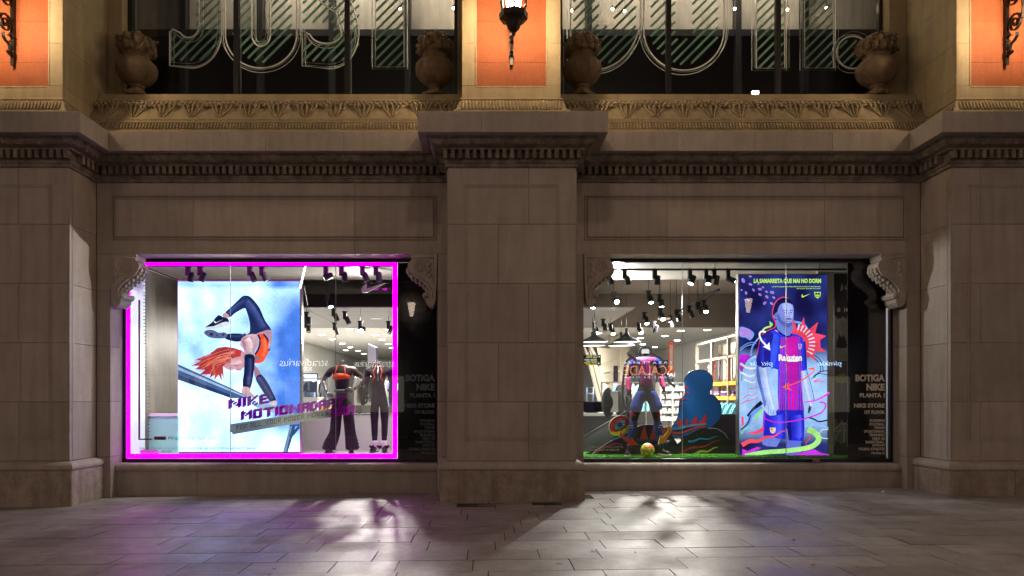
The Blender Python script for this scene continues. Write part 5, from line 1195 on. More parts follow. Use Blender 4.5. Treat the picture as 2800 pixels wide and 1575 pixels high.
t = vthing('three small magenta hearts on the glass by the black-clad mannequin feet', 'window stickers', 'heart_stickers')
for hx in (1016, 1037, 1058):
    mb = MB(); mb.prism(vp([(hx + 8 * 16 * math.sin(a) ** 3 / 17, 1222 - (13 * math.cos(a) - 5 * math.cos(2 * a) - 2 * math.cos(3 * a) - math.cos(4 * a)) * .42) for a in [2 * math.pi * i / 20 for i in range(20)]], VY), VY, VY + .003); obj('heart', mb, 'magenta_vinyl', t)
t = vthing('green-white low panel with a silver card holder at the left window corner', 'display box', 'mint_display_box')
a, b = P(400, 1243, 1.15), P(486, 1130, 1.15)
M['mint'] = plain('mint_panel', (.28, .70, .55), .4)
box('panel', 'mint', t, a.x, b.x, 1.15, 1.19, .506, b.z - .05); box('edge', 'white', t, a.x, b.x, 1.14, 1.20, b.z - .049, b.z)
box('side_wall', plain('pale_side', (.62, .66, .72), .5), t, -5.709, -5.700, .45, 1.0, .506, 3.62)
a = P(386, 1240, .6); box('card_holder', 'steel', t, a.x, a.x + .28, .58, .68, .506, .62)
t = thing('swoosh_sign', 'grey swoosh emblem on a clear plate at the top right of the left window', 'sign', (0, 0, 0))
YS = 1.6; zc = lambda x, y: (750 + x / 4.529, 680 + y / 4.529)
mb = MB(); mb.prism(vp([zc(x, y) for x, y in ((1075, 500), (1085, 530), (1110, 542), (1150, 540), (1380, 422), (1300, 440), (1180, 490), (1150, 490), (1138, 470), (1140, 436), (1100, 460))], YS), YS, YS + .03); obj('emblem', mb, plain('emblem_grey', (.45, .43, .41), .5), t)
a, b = P(*zc(1068, 548), YS), P(*zc(1392, 420), YS); box('plate', 'acrylic', t, a.x, b.x, YS + .04, YS + .045, a.z, b.z)

# low white back wall of the left display
t = thing('low_wall', 'low white back wall of the left window display behind the mannequins', 'low wall', (-3.4, 2.0, .455))
box('panel', 'shopwhite', t, -2.3, 1.9, 0, .06, 0, P(0, 1131, 2.0).z - .455 - .02); box('cap', 'steel', t, -2.3, 1.9, -.01, .07, P(0, 1131, 2.0).z - .455 - .02, P(0, 1131, 2.0).z - .455)

# ------------------------------------------------------------------ mannequins
def skin(name, verts, edges, m_, parent, sub=2, flat=1.0, root=0):
    me = bpy.data.meshes.new(name); me.from_pydata([v[:3] for v in verts], edges, [])
    o = bpy.data.objects.new(name, me); COL.objects.link(o)
    md = o.modifiers.new('s', 'SKIN'); md.use_smooth_shade = True; md.branch_smoothing = .4
    for i, v in enumerate(verts):
        r = v[3]; d = me.skin_vertices[0].data[i]; d.radius = (r, r * (v[4] if len(v) > 4 else 1)); d.use_root = (i == root)
    s_ = o.modifiers.new('u', 'SUBSURF'); s_.levels = sub; s_.render_levels = sub
    dg = bpy.context.evaluated_depsgraph_get(); m2 = bpy.data.meshes.new_from_object(o.evaluated_get(dg)); bpy.data.objects.remove(o)
    m2.name = name; m2.materials.clear(); m2.materials.append(M[m_] if isinstance(m_, str) else m_)
    for p in m2.polygons: p.use_smooth = True
    return link(name, m2, parent)
def hand_pts(base, d, side, up, s=1.0):
    """five finger chains from a wrist point: direction d, side vector across the palm"""
    base, d, side, up = Vector(base), Vector(d).normalized(), Vector(side).normalized(), Vector(up).normalized()
    ch = []
    for k, (o, ln_) in enumerate(((-.030, .062), (-.010, .074), (.010, .070), (.030, .056))):
        a = base + d * .075 * s + side * o * s
        ch.append([base + d * .02 * s, a, a + d * ln_ * .55 * s + up * -.008, a + d * ln_ * s * .95 + up * -.026])
    ch.append([base + d * .02 * s, base + d * .045 * s - side * .042 * s, base + d * .085 * s - side * .058 * s - up * .01])
    return ch
def figure(t, J, bodymat, hands):
    """J: joint dict in local metres; one continuous body"""
    V = []; E = []; idx = {}
    def add(n, p, r, f=1): idx[n] = len(V); V.append((*p, r, f)); return idx[n]
    add('pelvis', J['pelvis'], .145, .8); add('waist', J['waist'], .115, .82); add('chest', J['chest'], .150, .78); add('upper', J['upper'], .12, .75); add('neck0', J['neck'], .055); add('neck1', J['necktop'], .052)
    E += [(0, 1), (1, 2), (2, 3), (3, 4), (4, 5)]
    for s in 'lr':
        h = add('hip' + s, J['hip' + s], .098); k = add('knee' + s, J['knee' + s], .062); cf = add('calf' + s, [a * .68 + b * .32 for a, b in zip(J['knee' + s], J['ankle' + s])], .060); an = add('ankle' + s, J['ankle' + s], .036); to = add('toe' + s, J['toe' + s], .034)
        E += [(0, h), (h, k), (k, cf), (cf, an), (an, to)]
        sh = add('sh' + s, J['sh' + s], .058); el = add('el' + s, J['el' + s], .040); wr = add('wr' + s, J['wr' + s], .026)
        E += [(3, sh), (sh, el), (el, wr)]
    b = skin('body', V, E, bodymat, t)
    for s in 'lr':
        w, d, sd, up = J['wr' + s], *hands[s]
        base, dd, ss = Vector(w), Vector(d).normalized(), Vector(sd).normalized()
        pm = [(*(base - dd * .01), .025, .8), (*(base + dd * .035), .036, .45), (*(base + dd * .075), .038, .40)]
        hd = skin('hand', pm, [(0, 1), (1, 2)], bodymat, t, 1)
        mb = MB()
        for ch in hand_pts(w, d, sd, up): mb.tube([tuple(q) for q in ch], [.011, .0105, .009, .006][:len(ch)], 6)
        hd2 = mb.mesh('fingers', M[bodymat]); link('fingers', hd2, hd)
    return b, idx
def shoe(t, ank, toe, m_):
    a, b = Vector(ank), Vector(toe); d = (b - a); d.z = 0; d.normalize()
    o = skin('shoe', [(*(a + Vector((0, 0, .03))), .048), (*(a - d * .035 + Vector((0, 0, -.035))), .045, .9), (*(a + d * .08 + Vector((0, 0, -.035))), .045, .8), (*(a + d * .17 + Vector((0, 0, -.05))), .038, .75)], [(0, 1), (1, 2), (2, 3)], m_, t, 1, root=1)
    mb = MB(); n = d.cross(Vector((0, 0, 1))); z0 = a.z - .088
    pts = [a - d * .085 + n * .0, a - d * .06 + n * .04, a + d * .05 + n * .045, a + d * .15 + n * .045, a + d * .205, a + d * .15 - n * .045, a + d * .05 - n * .045, a - d * .06 - n * .04]
    vs = [(p.x, p.y, z) for z in (z0, z0 + .022) for p in pts]; m = len(pts)
    mb.add(vs, [list(range(m))[::-1], list(range(m, 2 * m))] + [(i, (i + 1) % m, m + (i + 1) % m, m + i) for i in range(m)]); link('sole', mb.mesh('sole', M['white'] if m_ != 'cloth_black' else M['dkgrey']), o)
    return o
M['orange_fab'] = plain('orange_fabric', (.95, .14, .02), .6); M['black_fab'] = M['cloth_black']; M['charcoal_fab'] = plain('charcoal_fabric', (.03, .028, .03), .8)
M['red_trim'] = plain('coral_trim', (.85, .12, .05), .5); M['pearl'] = plain('white_stud', (.8, .8, .8), .25)
# first mannequin: arms bent, orange top, wide black trousers
p0 = P(930, 1240, 1.0)
t = thing('mannequin', 'headless bronze mannequin in orange sports top and wide black studded trousers, hands low', 'mannequin', (p0.x, 1.0, .506))
k = 1 / 163.8
def lp(px, py, dy=0): v = P(px, py, 1.0); return (v.x - p0.x, dy, v.z - .506)
J = dict(pelvis=lp(936, 1092), waist=lp(936, 1060), chest=lp(935, 1028), upper=lp(936, 1010), neck=lp(936, 998), necktop=lp(936, 984),
    hipl=lp(921, 1100), kneel=lp(913, 1165), anklel=lp(905, 1232 - 8), toel=lp(900, 1238 - 4, -.13), hipr=lp(952, 1100), kneer=lp(958, 1165), ankler=lp(960, 1224), toer=lp(965, 1234, -.13),
    shl=lp(906, 1010), ell=lp(882, 1040, .03), wrl=lp(898, 1074, -.12), shr=lp(966, 1010), elr=lp(994, 1036, .02), wrr=lp(972, 1066, -.13))
figure(t, J, 'skin_metal', dict(l=((.75, -.15, -.55), (.55, 0, .75), (0, -1, 0)), r=((-.95, -.1, -.05), (0, 0, 1), (0, -1, 0))))
skin('sports_top', [(*lp(935, 1017), .160, .86), (*lp(935, 1031), .172, .86), (*lp(936, 1041), .160, .82)], [(0, 1), (1, 2)], 'orange_fab', t, 2)
skin('undershirt', [(*lp(936, 1070), .126, .86), (*lp(936, 1052), .134, .86), (*lp(936, 1030), .162, .82), (*lp(936, 1010), .140, .8), (*lp(936, 998), .07), (*lp(908, 1011), .07), (*lp(964, 1011), .07)], [(0, 1), (1, 2), (2, 3), (3, 4), (3, 5), (3, 6)], 'charcoal_fab', t, 2)
skin('sleeve', [(*lp(906, 1012), .068), (*lp(897, 1024, .01), .058), (*lp(891, 1031, .02), .052)], [(0, 1), (1, 2)], 'charcoal_fab', t, 1); skin('sleeve', [(*lp(966, 1012), .068), (*lp(976, 1022, .01), .058), (*lp(984, 1029, .02), .052)], [(0, 1), (1, 2)], 'charcoal_fab', t, 1)
0 and skin('shoulder_cover', [(*lp(910, 1008), .058), (*lp(936, 1005), .082), (*lp(962, 1008), .058)], [(0, 1), (1, 2)], 'charcoal_fab', t, 1)
mb = MB()
for sx in (-1, 1): mb.strip([(J['upper'][0] + sx * .058, -.095, J['neck'][2] + .0), (J['upper'][0] + sx * .075, -.15, J['upper'][2] - .02), (J['upper'][0] + sx * .085, -.165, J['chest'][2] + .02)], .02, .008)
obj('strap', mb, 'red_trim', t)
box('waistband', plain('grey_band', (.09, .11, .12), .5), t, J['waist'][0] - .115, J['waist'][0] + .135, -.125, .10, J['waist'][2] - .10, J['waist'][2] - .02, .03)
for s, x0, x1, x2 in (('l', 922, 916, 899), ('r', 950, 958, 964)):
    skin('trouser_leg', [(*lp(936, 1092), .155, .85), (*lp(x0, 1108), .112, .9), (*lp((x0 + x1) / 2, 1150), .098), (*lp(x1, 1185), .10), (*lp(x2, 1222), .128), (*lp(x2, 1232), .13)], [(0, 1), (1, 2), (2, 3), (3, 4), (4, 5)], 'black_fab', t, 2)
    mb = MB(); sg = -1 if s == 'l' else 1
    for q in range(9):
        u = q / 8; x = (x1 + (x2 - x1) * u) + sg * (16 + 5 * u); mb.ball(lp(x, 1160 + 76 * u, -.05), .010, 6, 4)
    obj('stud', mb, 'pearl', t, kind='stuff')
shoe(t, J['anklel'], J['toel'], 'cloth_black'); shoe(t, J['ankler'], J['toer'], 'cloth_black')
# second mannequin, all black
p0 = P(1036, 1240, 1.15)
t = thing('mannequin', 'headless mannequin in black zipped top with red piping, black leggings and white socks', 'mannequin', (p0.x, 1.15, .506))
def lp(px, py, dy=0): v = P(px, py, 1.15); return (v.x - p0.x, dy, v.z - .506)
J = dict(pelvis=lp(1037, 1090), waist=lp(1037, 1058), chest=lp(1036, 1026), upper=lp(1036, 1010), neck=lp(1036, 1000), necktop=lp(1036, 988),
    hipl=lp(1024, 1100), kneel=lp(1024, 1160), anklel=lp(1025, 1222), toel=lp(1020, 1236, -.13), hipr=lp(1051, 1100), kneer=lp(1052, 1160), ankler=lp(1050, 1222), toer=lp(1056, 1236, -.13),
    shl=lp(1008, 1012), ell=lp(1001, 1048, .03), wrl=lp(1004, 1082, -.05), shr=lp(1065, 1012), elr=lp(1071, 1048, .02), wrr=lp(1068, 1082, -.05))
figure(t, J, 'cloth_black', dict(l=((.1, -.25, -1), (0, -1, .2), (1, 0, 0)), r=((-.1, -.25, -1), (0, -1, .2), (-1, 0, 0))))
skin('zip_top', [(*lp(1037, 1062), .128, .84), (*lp(1036, 1030), .162, .82), (*lp(1036, 1010), .135, .8), (*lp(1036, 999), .066), (*lp(1006, 1014), .072), (*lp(1001, 1048, .03), .052), (*lp(1066, 1014), .072), (*lp(1071, 1048, .02), .052)], [(0, 1), (1, 2), (2, 3), (2, 4), (4, 5), (2, 6), (6, 7)], 'charcoal_fab', t, 2)
mb = MB()
for sx in (-1, 1): mb.strip([(J['neck'][0] + sx * .03, -.075, J['neck'][2]), (J['neck'][0] + sx * .075, -.13, J['upper'][2] - .03), (J['neck'][0] + sx * .05, -.155, J['chest'][2] - .04), (J['neck'][0] + sx * .09, -.145, J['chest'][2] - .1)], .012, .006)
obj('piping', mb, 'red_trim', t); mb = MB(); mb.strip([(J['neck'][0], -.078, J['neck'][2] - .01), (J['neck'][0] + .005, -.15, J['chest'][2] + .03), (J['neck'][0] + .01, -.15, J['waist'][2] + .1)], .012, .006); obj('zip', mb, 'steel', t)
for s in 'lr':
    a = J['ankle' + s]; mb = MB(); mb.lathe([(.046, -.02), (.050, .06), (.047, .11)], a, 12); obj('sock', mb, 'white', t)
shoe(t, J['anklel'], J['toel'], 'cloth_black'); shoe(t, J['ankler'], J['toer'], 'cloth_black')
# football mannequin in the right window
YF = .95; p0 = P(1769, 1248, YF)
t = thing('mannequin', 'headless football mannequin in striped blue and red shirt, blue shorts and socks, legs apart', 'mannequin', (p0.x, YF, .506))
def lp(px, py, dy=0): v = P(px, py, YF); return (v.x - p0.x, dy, v.z - .506)
def e2(x, y): return (1570 + x / 4.262, 960 + y / 4.262)
J = dict(pelvis=lp(*e2(840, 480)), waist=lp(*e2(835, 340)), chest=lp(*e2(825, 190)), upper=lp(*e2(830, 100)), neck=lp(*e2(830, 60)), necktop=lp(*e2(830, 8)),
    hipl=lp(*e2(760, 540)), kneel=lp(*e2(700, 800)), anklel=lp(*e2(635, 1160)), toel=lp(*e2(600, 1215), -.13), hipr=lp(*e2(915, 540)), kneer=lp(*e2(965, 800)), ankler=lp(*e2(1020, 1150)), toer=lp(*e2(1085, 1205), -.12),
    shl=lp(*e2(700, 120)), ell=lp(*e2(635, 300), .03), wrl=lp(*e2(625, 520), -.05), shr=lp(*e2(965, 120)), elr=lp(*e2(1010, 290), .03), wrr=lp(*e2(1040, 480), -.06))
figure(t, J, 'charcoal_fab', dict(l=((0, -.2, -1), (.4, -1, 0), (1, 0, 0)), r=((.1, -.2, -1), (-.4, -1, 0), (-1, 0, 0))))
def shirtmat():
    m, nt, b = mat_new('striped_shirt'); L = nt.links; tc = N(nt, 'ShaderNodeTexCoord'); sp = N(nt, 'ShaderNodeSeparateXYZ'); L.new(tc.outputs['Object'], sp.inputs[0])
    ma = N(nt, 'ShaderNodeMath', operation='MULTIPLY'); ma.inputs[1].default_value = 150; L.new(sp.outputs[0], ma.inputs[0]); si = N(nt, 'ShaderNodeMath', operation='SINE'); L.new(ma.outputs[0], si.inputs[0])
    gt = N(nt, 'ShaderNodeMath', operation='GREATER_THAN'); gt.inputs[1].default_value = -.1; L.new(si.outputs[0], gt.inputs[0])
    ab = N(nt, 'ShaderNodeMath', operation='ABSOLUTE'); L.new(sp.outputs[0], ab.inputs[0]); lt = N(nt, 'ShaderNodeMath', operation='LESS_THAN'); lt.inputs[1].default_value = .13; L.new(ab.outputs[0], lt.inputs[0])
    mu = N(nt, 'ShaderNodeMath', operation='MULTIPLY'); L.new(gt.outputs[0], mu.inputs[0]); L.new(lt.outputs[0], mu.inputs[1])
    mx = N(nt, 'ShaderNodeMix', data_type='RGBA'); mx.inputs[6].default_value = (.02, .03, .30, 1); mx.inputs[7].default_value = (.50, .015, .06, 1); L.new(mu.outputs[0], mx.inputs[0]); L.new(mx.outputs[2], b.inputs['Base Color']); b.inputs['Roughness'].default_value = .6
    return m
sh_ = skin('shirt', [(*lp(*e2(838, 455)), .158, .88), (*lp(*e2(832, 270)), .150, .85), (*lp(*e2(826, 170)), .172, .84), (*lp(*e2(830, 100)), .125, .8), (*lp(*e2(695, 125)), .080), (*lp(*e2(660, 220), .01), .066), (*lp(*e2(968, 125)), .080), (*lp(*e2(990, 215), .01), .066)], [(0, 1), (1, 2), (2, 3), (3, 4), (4, 5), (3, 6), (6, 7)], shirtmat(), t, 2)
M['kitblue'] = plain('kit_blue', (.02, .045, .30), .65); M['kitred'] = plain('kit_claret', (.45, .01, .08), .65); M['sleevepink'] = plain('pink_printed_sleeve', (.62, .05, .22), .6)
for s, (a, b_, c_) in dict(l=((765, 500), (735, 620), (700, 715)), r=((910, 500), (940, 620), (975, 710))).items():
    skin('shorts_leg', [(*lp(*e2(840, 470)), .142, .85), (*lp(*e2(*a)), .098, .95), (*lp(*e2(*b_)), .112), (*lp(*e2(*c_)), .128)], [(0, 1), (1, 2), (2, 3)], 'kitblue', t, 2)
    kx = J['knee' + s]; ax = J['ankle' + s]; mid = [u * .6 + v * .4 for u, v in zip(kx, ax)]
    top = [u * 1.02 - v * .02 for u, v in zip(kx, ax)]
    skin('undersuit', [(kx[0] * .94, kx[1], kx[2] + .16, .090), (*kx, .076)], [(0, 1)], 'kitred', t, 1)
    skin('sock', [(*top, .074), (*mid, .070), (ax[0], ax[1], ax[2] + .02, .045)], [(0, 1), (1, 2)], 'kitblue', t, 2)
    mb = MB()
    for dz in (0, .035): mb.lathe([(.066, 0), (.0665, .012)], (top[0] * .72 + ax[0] * .28, 0, top[2] * .72 + ax[2] * .28 + dz), 14, cap=False)
    obj('sock_band', mb, plain('kit_yellow', (.75, .50, .05), .6), t)
    e, w = J['el' + s], J['wr' + s]
    skin('printed_sleeve', [(e[0], e[1], e[2] + .02, .050), (*[(u + v) / 2 for u, v in zip(e, w)], .050), (w[0], w[1], w[2] + .06, .036)], [(0, 1), (1, 2)], 'sleevepink', t, 1)
    shoe(t, J['ankle' + s], J['toe' + s], plain('football_boot', (.035, .012, .012), .3))
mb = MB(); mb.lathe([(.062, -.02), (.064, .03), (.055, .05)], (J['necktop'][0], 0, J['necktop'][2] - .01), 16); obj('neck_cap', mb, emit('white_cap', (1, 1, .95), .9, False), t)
a = J['chest']; text('Rakuten', .26, .055, (a[0] - .13, -.165, a[2] - .14), 'litwhite' if False else 'white', t, bold=.03)
mb = MB(); mb.prism([(a[0] + .05, a[2] + .05), (a[0] + .09, a[2] + .05), (a[0] + .085, a[2] + .0), (a[0] + .07, a[2] - .012), (a[0] + .052, a[2])], -.172, -.165); obj('crest', mb, plain('crest_gold', (.7, .5, .1), .5), t)
# its outline cut-out board
t = thing('outline_cutout', 'thick black outline cut-out following the football mannequin behind it', 'cutout', (0, 0, 0))
g1 = lambda x, y: (1590 + x / 8.587, 930 + y / 8.587)
pts = [g1(*q) for q in ((2200, 1100), (2060, 1000), (2000, 900), (1965, 700), (1940, 540), (1860, 440), (1740, 370), (1640, 310), (1625, 240), (1570, 180), (1500, 165), (1420, 185), (1370, 240), (1350, 310), (1240, 370), (1130, 430), (1060, 500), (1020, 620), (1000, 800), (975, 1000), (965, 1200))] + [e2(*q) for q in ((560, 560), (575, 640), (625, 690), (632, 800), (640, 1000), (650, 1215))]
mb = MB(); mb.strip([P(x, y, 1.22) for x, y in pts], .03, .038, (0, 1, 0)); obj('board', mb, 'black', t)

# ------------------------------------------------------------------ right window display
M['turf'] = stonemat('artificial_turf', (.05, .24, .015), (.03, .17, .01), scale=14, bump=.6, rnd=0, streak=0, fine=120)
box('display_turf', 'turf', None, 1.47, 6.40, .47, 2.0, .456, .504, kind='structure')
RR = random.Random(3); bl = MB()
for i in range(9000):
    x, y = RR.uniform(1.5, 6.35), RR.uniform(.47, 1.05) if i % 3 else .472; h = RR.uniform(.012, .026); a = RR.uniform(0, 6.3); dx, dy = .004 * math.cos(a), .004 * math.sin(a)
    bl.add([(x - dx, y - dy, .503), (x + dx, y + dy, .503), (x + RR.uniform(-.008, .008), y + RR.uniform(-.006, .006), .503 + h)], [(0, 1, 2)])
link('turf_blades', bl.mesh('turf_blades', plain('turf_blade', (.07, .30, .02), .6)), None, label='bright green artificial turf blades along the floor of the right shop window', kind='stuff')
class Board:
    """a cut-out board with its printed shapes; zoom coordinates of the photograph give its outline"""
    def __init__(s, name, label, Y, th=.02): s.t = thing(name, label, 'cutout', (0, 0, 0)); s.Y = Y; s.n = 0; s.th = th; s.mb = MB()
    def q(s, pts, sm):
        v = [Vector((*e2(x, y), 0)) for x, y in pts]
        if sm: v = cat(v, sm)
        return vp([(u[0], u[1]) for u in v], s.Y)
    def base(s, pts, col, sm=4): b = MB(); b.prism(s.q(pts, sm), s.Y, s.Y + s.th, lin(col)); obj('board', b, 'print', s.t); return s
    def sh(s, pts, col, sm=4): s.n += 1; s.mb.poly(s.q(pts, sm), s.Y - .0015 * s.n, lin(col)); return s
    def ln(s, pts, w0, col, w1=None):
        v = cat([Vector((*e2(x, y), 0)) for x, y in pts], 5, False); w1 = w0 if w1 is None else w1; n = len(v); s.n += 1; A = []; B = []
        for i, u in enumerate(v):
            d = v[min(i + 1, n - 1)] - v[max(i - 1, 0)]; d.normalize(); nn = Vector((-d.y, d.x, 0)); w = (w0 + (w1 - w0) * i / (n - 1)) / 8.52; A.append(u + nn * w); B.append(u - nn * w)
        pa = vp([(u.x, u.y) for u in A], s.Y); pb = vp([(u.x, u.y) for u in B], s.Y); y = s.Y - .0015 * s.n
        s.mb.add([(a, y, b) for a, b in pa] + [(a, y, b) for a, b in pb], [(i, i + 1, n + i + 1, n + i) for i in range(n - 1)], lin(col)); return s
    def done(s):
        if s.mb.f: obj('printed_shapes', s.mb, 'print', s.t)
        return s.t
b = Board('cutout_board', 'large blue rounded cut-out figure of two bulges with red flames at its foot', 1.45, .03)
BLOB = [(1290, 400), (1288, 320), (1330, 255), (1400, 222), (1470, 214), (1545, 228), (1600, 280), (1622, 350), (1612, 430), (1580, 492), (1650, 530), (1700, 600), (1722, 690), (1702, 790), (1650, 850), (1590, 900), (1450, 960), (1200, 1010), (1100, 1010), (1130, 900), (1210, 760), (1225, 600), (1240, 560), (1290, 500)]
b.base(BLOB, (16, 20, 40)); sc = [((x - 1440) * .965 + 1440, (y - 620) * .975 + 622) for x, y in BLOB]
b.sh(sc, (3, 70, 128))
for p_ in ([(1285, 385), (1345, 445), (1285, 425)], [(1285, 475), (1360, 495), (1285, 500)], [(1230, 545), (1340, 562), (1230, 570)], [(1220, 610), (1290, 620), (1220, 628)]): b.sh(p_, (150, 30, 40), 0)
b.sh([(1440, 870), (1500, 780), (1530, 735), (1542, 800), (1520, 880)], (150, 30, 32)).sh([(1350, 870), (1390, 790), (1420, 760), (1435, 800), (1420, 865)], (150, 30, 32)).sh([(1290, 870), (1310, 780), (1330, 870)], (150, 30, 32)).sh([(1200, 870), (1215, 790), (1240, 800), (1250, 870)], (150, 30, 32))
b.ln([(1080, 905), (1200, 900), (1350, 870), (1540, 850)], 40, (60, 120, 150), 16).ln([(1080, 950), (1250, 950), (1400, 895), (1530, 880)], 34, (150, 55, 45), 16).ln([(1080, 985), (1250, 990), (1400, 930), (1500, 905)], 22, (40, 90, 130), 10)
b.done()
b = Board('cutout_board', 'black rounded hill cut-out with wavy blue, red and yellow-green stripes', 1.3, .03)
b.base([(1130, 1222), (1150, 1130), (1300, 1010), (1420, 925), (1540, 896), (1640, 900), (1740, 950), (1810, 1030), (1835, 1120), (1838, 1222)], (12, 14, 14), 3)
W_ = lambda x0, y0, x1, y1, a: [(x0 + (x1 - x0) * i / 8, y0 + (y1 - y0) * i / 8 + a * math.sin(i * 1.5)) for i in range(9)]
b.ln(W_(1330, 1050, 1680, 1000, 10), 26, (28, 110, 150), 5).ln(W_(1150, 1200, 1710, 1045, 13), 42, (125, 32, 34), 5).ln(W_(1340, 1215, 1670, 1128, 12), 40, (150, 150, 40), 8).ln([(1560, 898), (1660, 905), (1750, 960), (1800, 1030)], 5, (190, 190, 190), 2)
b.done()
b = Board('cutout_board', 'low dark hill cut-out with magenta, blue and orange bands behind the football', 1.2, .03)
b.base([(160, 1222), (260, 1150), (330, 1090), (450, 1010), (560, 960), (700, 900), (820, 860), (960, 860), (1080, 900), (1150, 1000), (1180, 1222)], (14, 16, 24), 3)
b.ln([(180, 1222), (300, 1130), (420, 1050), (560, 990)], 10, (190, 190, 200)).ln([(230, 1222), (330, 1130), (470, 1080), (560, 1090)], 26, (130, 30, 80), 10).ln([(450, 1030), (560, 1000), (700, 1000)], 22, (40, 90, 130), 10)
for x in (770, 880, 1010): b.sh([(x, 1040), (x + 20, 940), (x + 50, 870), (x + 70, 950), (x + 90, 1040)], (140, 52, 40))
b.ln([(720, 1030), (860, 1050), (1000, 1030), (1150, 1040)], 30, (40, 52, 96)).ln([(720, 1090), (900, 1100), (1100, 1080)], 26, (20, 60, 90)).ln([(1080, 1010), (1130, 960), (1200, 980)], 30, (130, 40, 40), 10)
b.done()
b = Board('eye_cutout', 'round red, blue and yellow eye cut-out left of the football mannequin', 1.05, .03)
cx_, cy_ = 535, 868
def el(rx, ry, r=-.5, dx=0, dy=0, a0=0, a1=360, n=20):
    return [(cx_ + dx + rx * math.cos(a) * math.cos(r) - ry * math.sin(a) * math.sin(r), cy_ + dy + rx * math.cos(a) * math.sin(r) + ry * math.sin(a) * math.cos(r)) for a in [math.radians(a0 + (a1 - a0) * i / n) for i in range(n)]]
b.base(el(132, 116), (228, 224, 214), 0).sh(el(126, 110), (120, 26, 26), 0).sh(el(118, 100, -.5, 2, 8), (196, 62, 44), 0)
b.sh([(415, 930), (470, 945), (540, 930), (600, 890), (640, 860), (630, 910), (570, 960), (500, 985), (440, 975)], (200, 200, 50), 3)
b.sh(el(86, 52, -.6, 0, -10), (30, 44, 78), 0).sh(el(78, 46, -.6, 0, -10), (104, 150, 180), 0).sh(el(28, 24, 0, -5, -12), (18, 24, 44), 0).sh(el(11, 9, 0, -8, -14), (90, 110, 130), 0)
for a in (30, 75, 110, 160, 205, 250, 290, 335): b.ln([(cx_ - 4 + 24 * math.cos(math.radians(a)), cy_ - 12 + 20 * math.sin(math.radians(a))), (cx_ + 105 * math.cos(math.radians(a)), cy_ - 4 + 88 * math.sin(math.radians(a)))], 7, (30, 30, 40), 3)
b.done()
b = Board('arrow_cutout', 'curved orange-red arrow cut-out pointing right at the football', .62, .02)
b.base([(528, 958), (540, 940), (570, 980), (620, 1015), (668, 1030), (662, 1004), (752, 1092), (640, 1103), (612, 1100), (655, 1068), (600, 1050), (550, 1005)], (236, 84, 50), 0); b.done()
b = Board('arrow_cutout', 'curved yellow arrow cut-out pointing down left at the football', .62, .02)
b.base([(1042, 884), (1090, 873), (1130, 890), (1136, 930), (1110, 985), (1070, 1042), (1112, 1044), (1108, 1060), (1040, 1070), (976, 1094), (1005, 985), (1028, 985), (1030, 1010), (1080, 950), (1100, 905), (1080, 892), (1045, 895)], (238, 184, 62), 0); b.done()
b = Board('arrow_cutout', 'white curved tube arrow with red and blue edge over the football mannequin shoulder', .60, .02)
b.base([(612, 20), (640, 0), (690, 5), (712, 40), (740, 120), (775, 150), (690, 145), (715, 125), (670, 80), (625, 50)], (236, 236, 232), 3); b.ln([(625, 48), (670, 80), (712, 125)], 10, (230, 70, 60)).ln([(640, 40), (690, 80), (725, 120)], 10, (90, 90, 200)).ln([(680, 145), (775, 158)], 12, (230, 70, 60)); b.done()
# football
bx = P(*e2(855, 1147), .66); r = .112
t = thing('football', 'yellow, orange and green football with dark purple seams on the turf', 'ball', (bx.x, .66, .503 + r))
bmh = bmesh.new(); bmesh.ops.create_icosphere(bmh, subdivisions=1, radius=1)
phi = (1 + 5 ** .5) / 2; ic = [Vector(v).normalized() for v in [(0, s1, s2_ * phi) for s1 in (-1, 1) for s2_ in (-1, 1)] + [(s1, s2_ * phi, 0) for s1 in (-1, 1) for s2_ in (-1, 1)] + [(s2_ * phi, 0, s1) for s1 in (-1, 1) for s2_ in (-1, 1)]]
bmh.free(); RQ = Matrix.Rotation(.5, 3, 'X') @ Matrix.Rotation(.9, 3, 'Z'); ic = [RQ @ v for v in ic]
fc = [Vector(v).normalized() for v in []]
tri = [(a_, b_, c_) for a_ in range(12) for b_ in range(a_ + 1, 12) for c_ in range(b_ + 1, 12) if all((ic[i] - ic[j]).length < 1.1 for i, j in ((a_, b_), (b_, c_), (a_, c_)))]
hexc = [sum((ic[i] for i in tr), Vector()).normalized() for tr in tri]; allc = ic + hexc
colp = [lin((236, 196, 40)), lin((240, 120, 30)), lin((168, 200, 50)), lin((246, 216, 60))]
mb = MB(); n1, n2 = 40, 26; vs = [Vector((math.sin(math.pi * j / n2) * math.cos(2 * math.pi * i / n1), math.sin(math.pi * j / n2) * math.sin(2 * math.pi * i / n1), math.cos(math.pi * j / n2))) for j in range(n2 + 1) for i in range(n1)]
def bcol(co):
    v = Vector(co).normalized(); ds = sorted(((-(v.dot(c_) + (0 if k < 12 else .012))), k) for k, c_ in enumerate(allc)); d0, d1 = ds[0][0], ds[1][0]
    return lin((60, 20, 70)) if d1 - d0 < .030 else colp[ds[0][1] % 4]
mb.add([v * r for v in vs], [(j * n1 + i, j * n1 + (i + 1) % n1, (j + 1) * n1 + (i + 1) % n1, (j + 1) * n1 + i) for j in range(n2) for i in range(n1)], bcol, True)
obj('cover', mb, 'print', t)
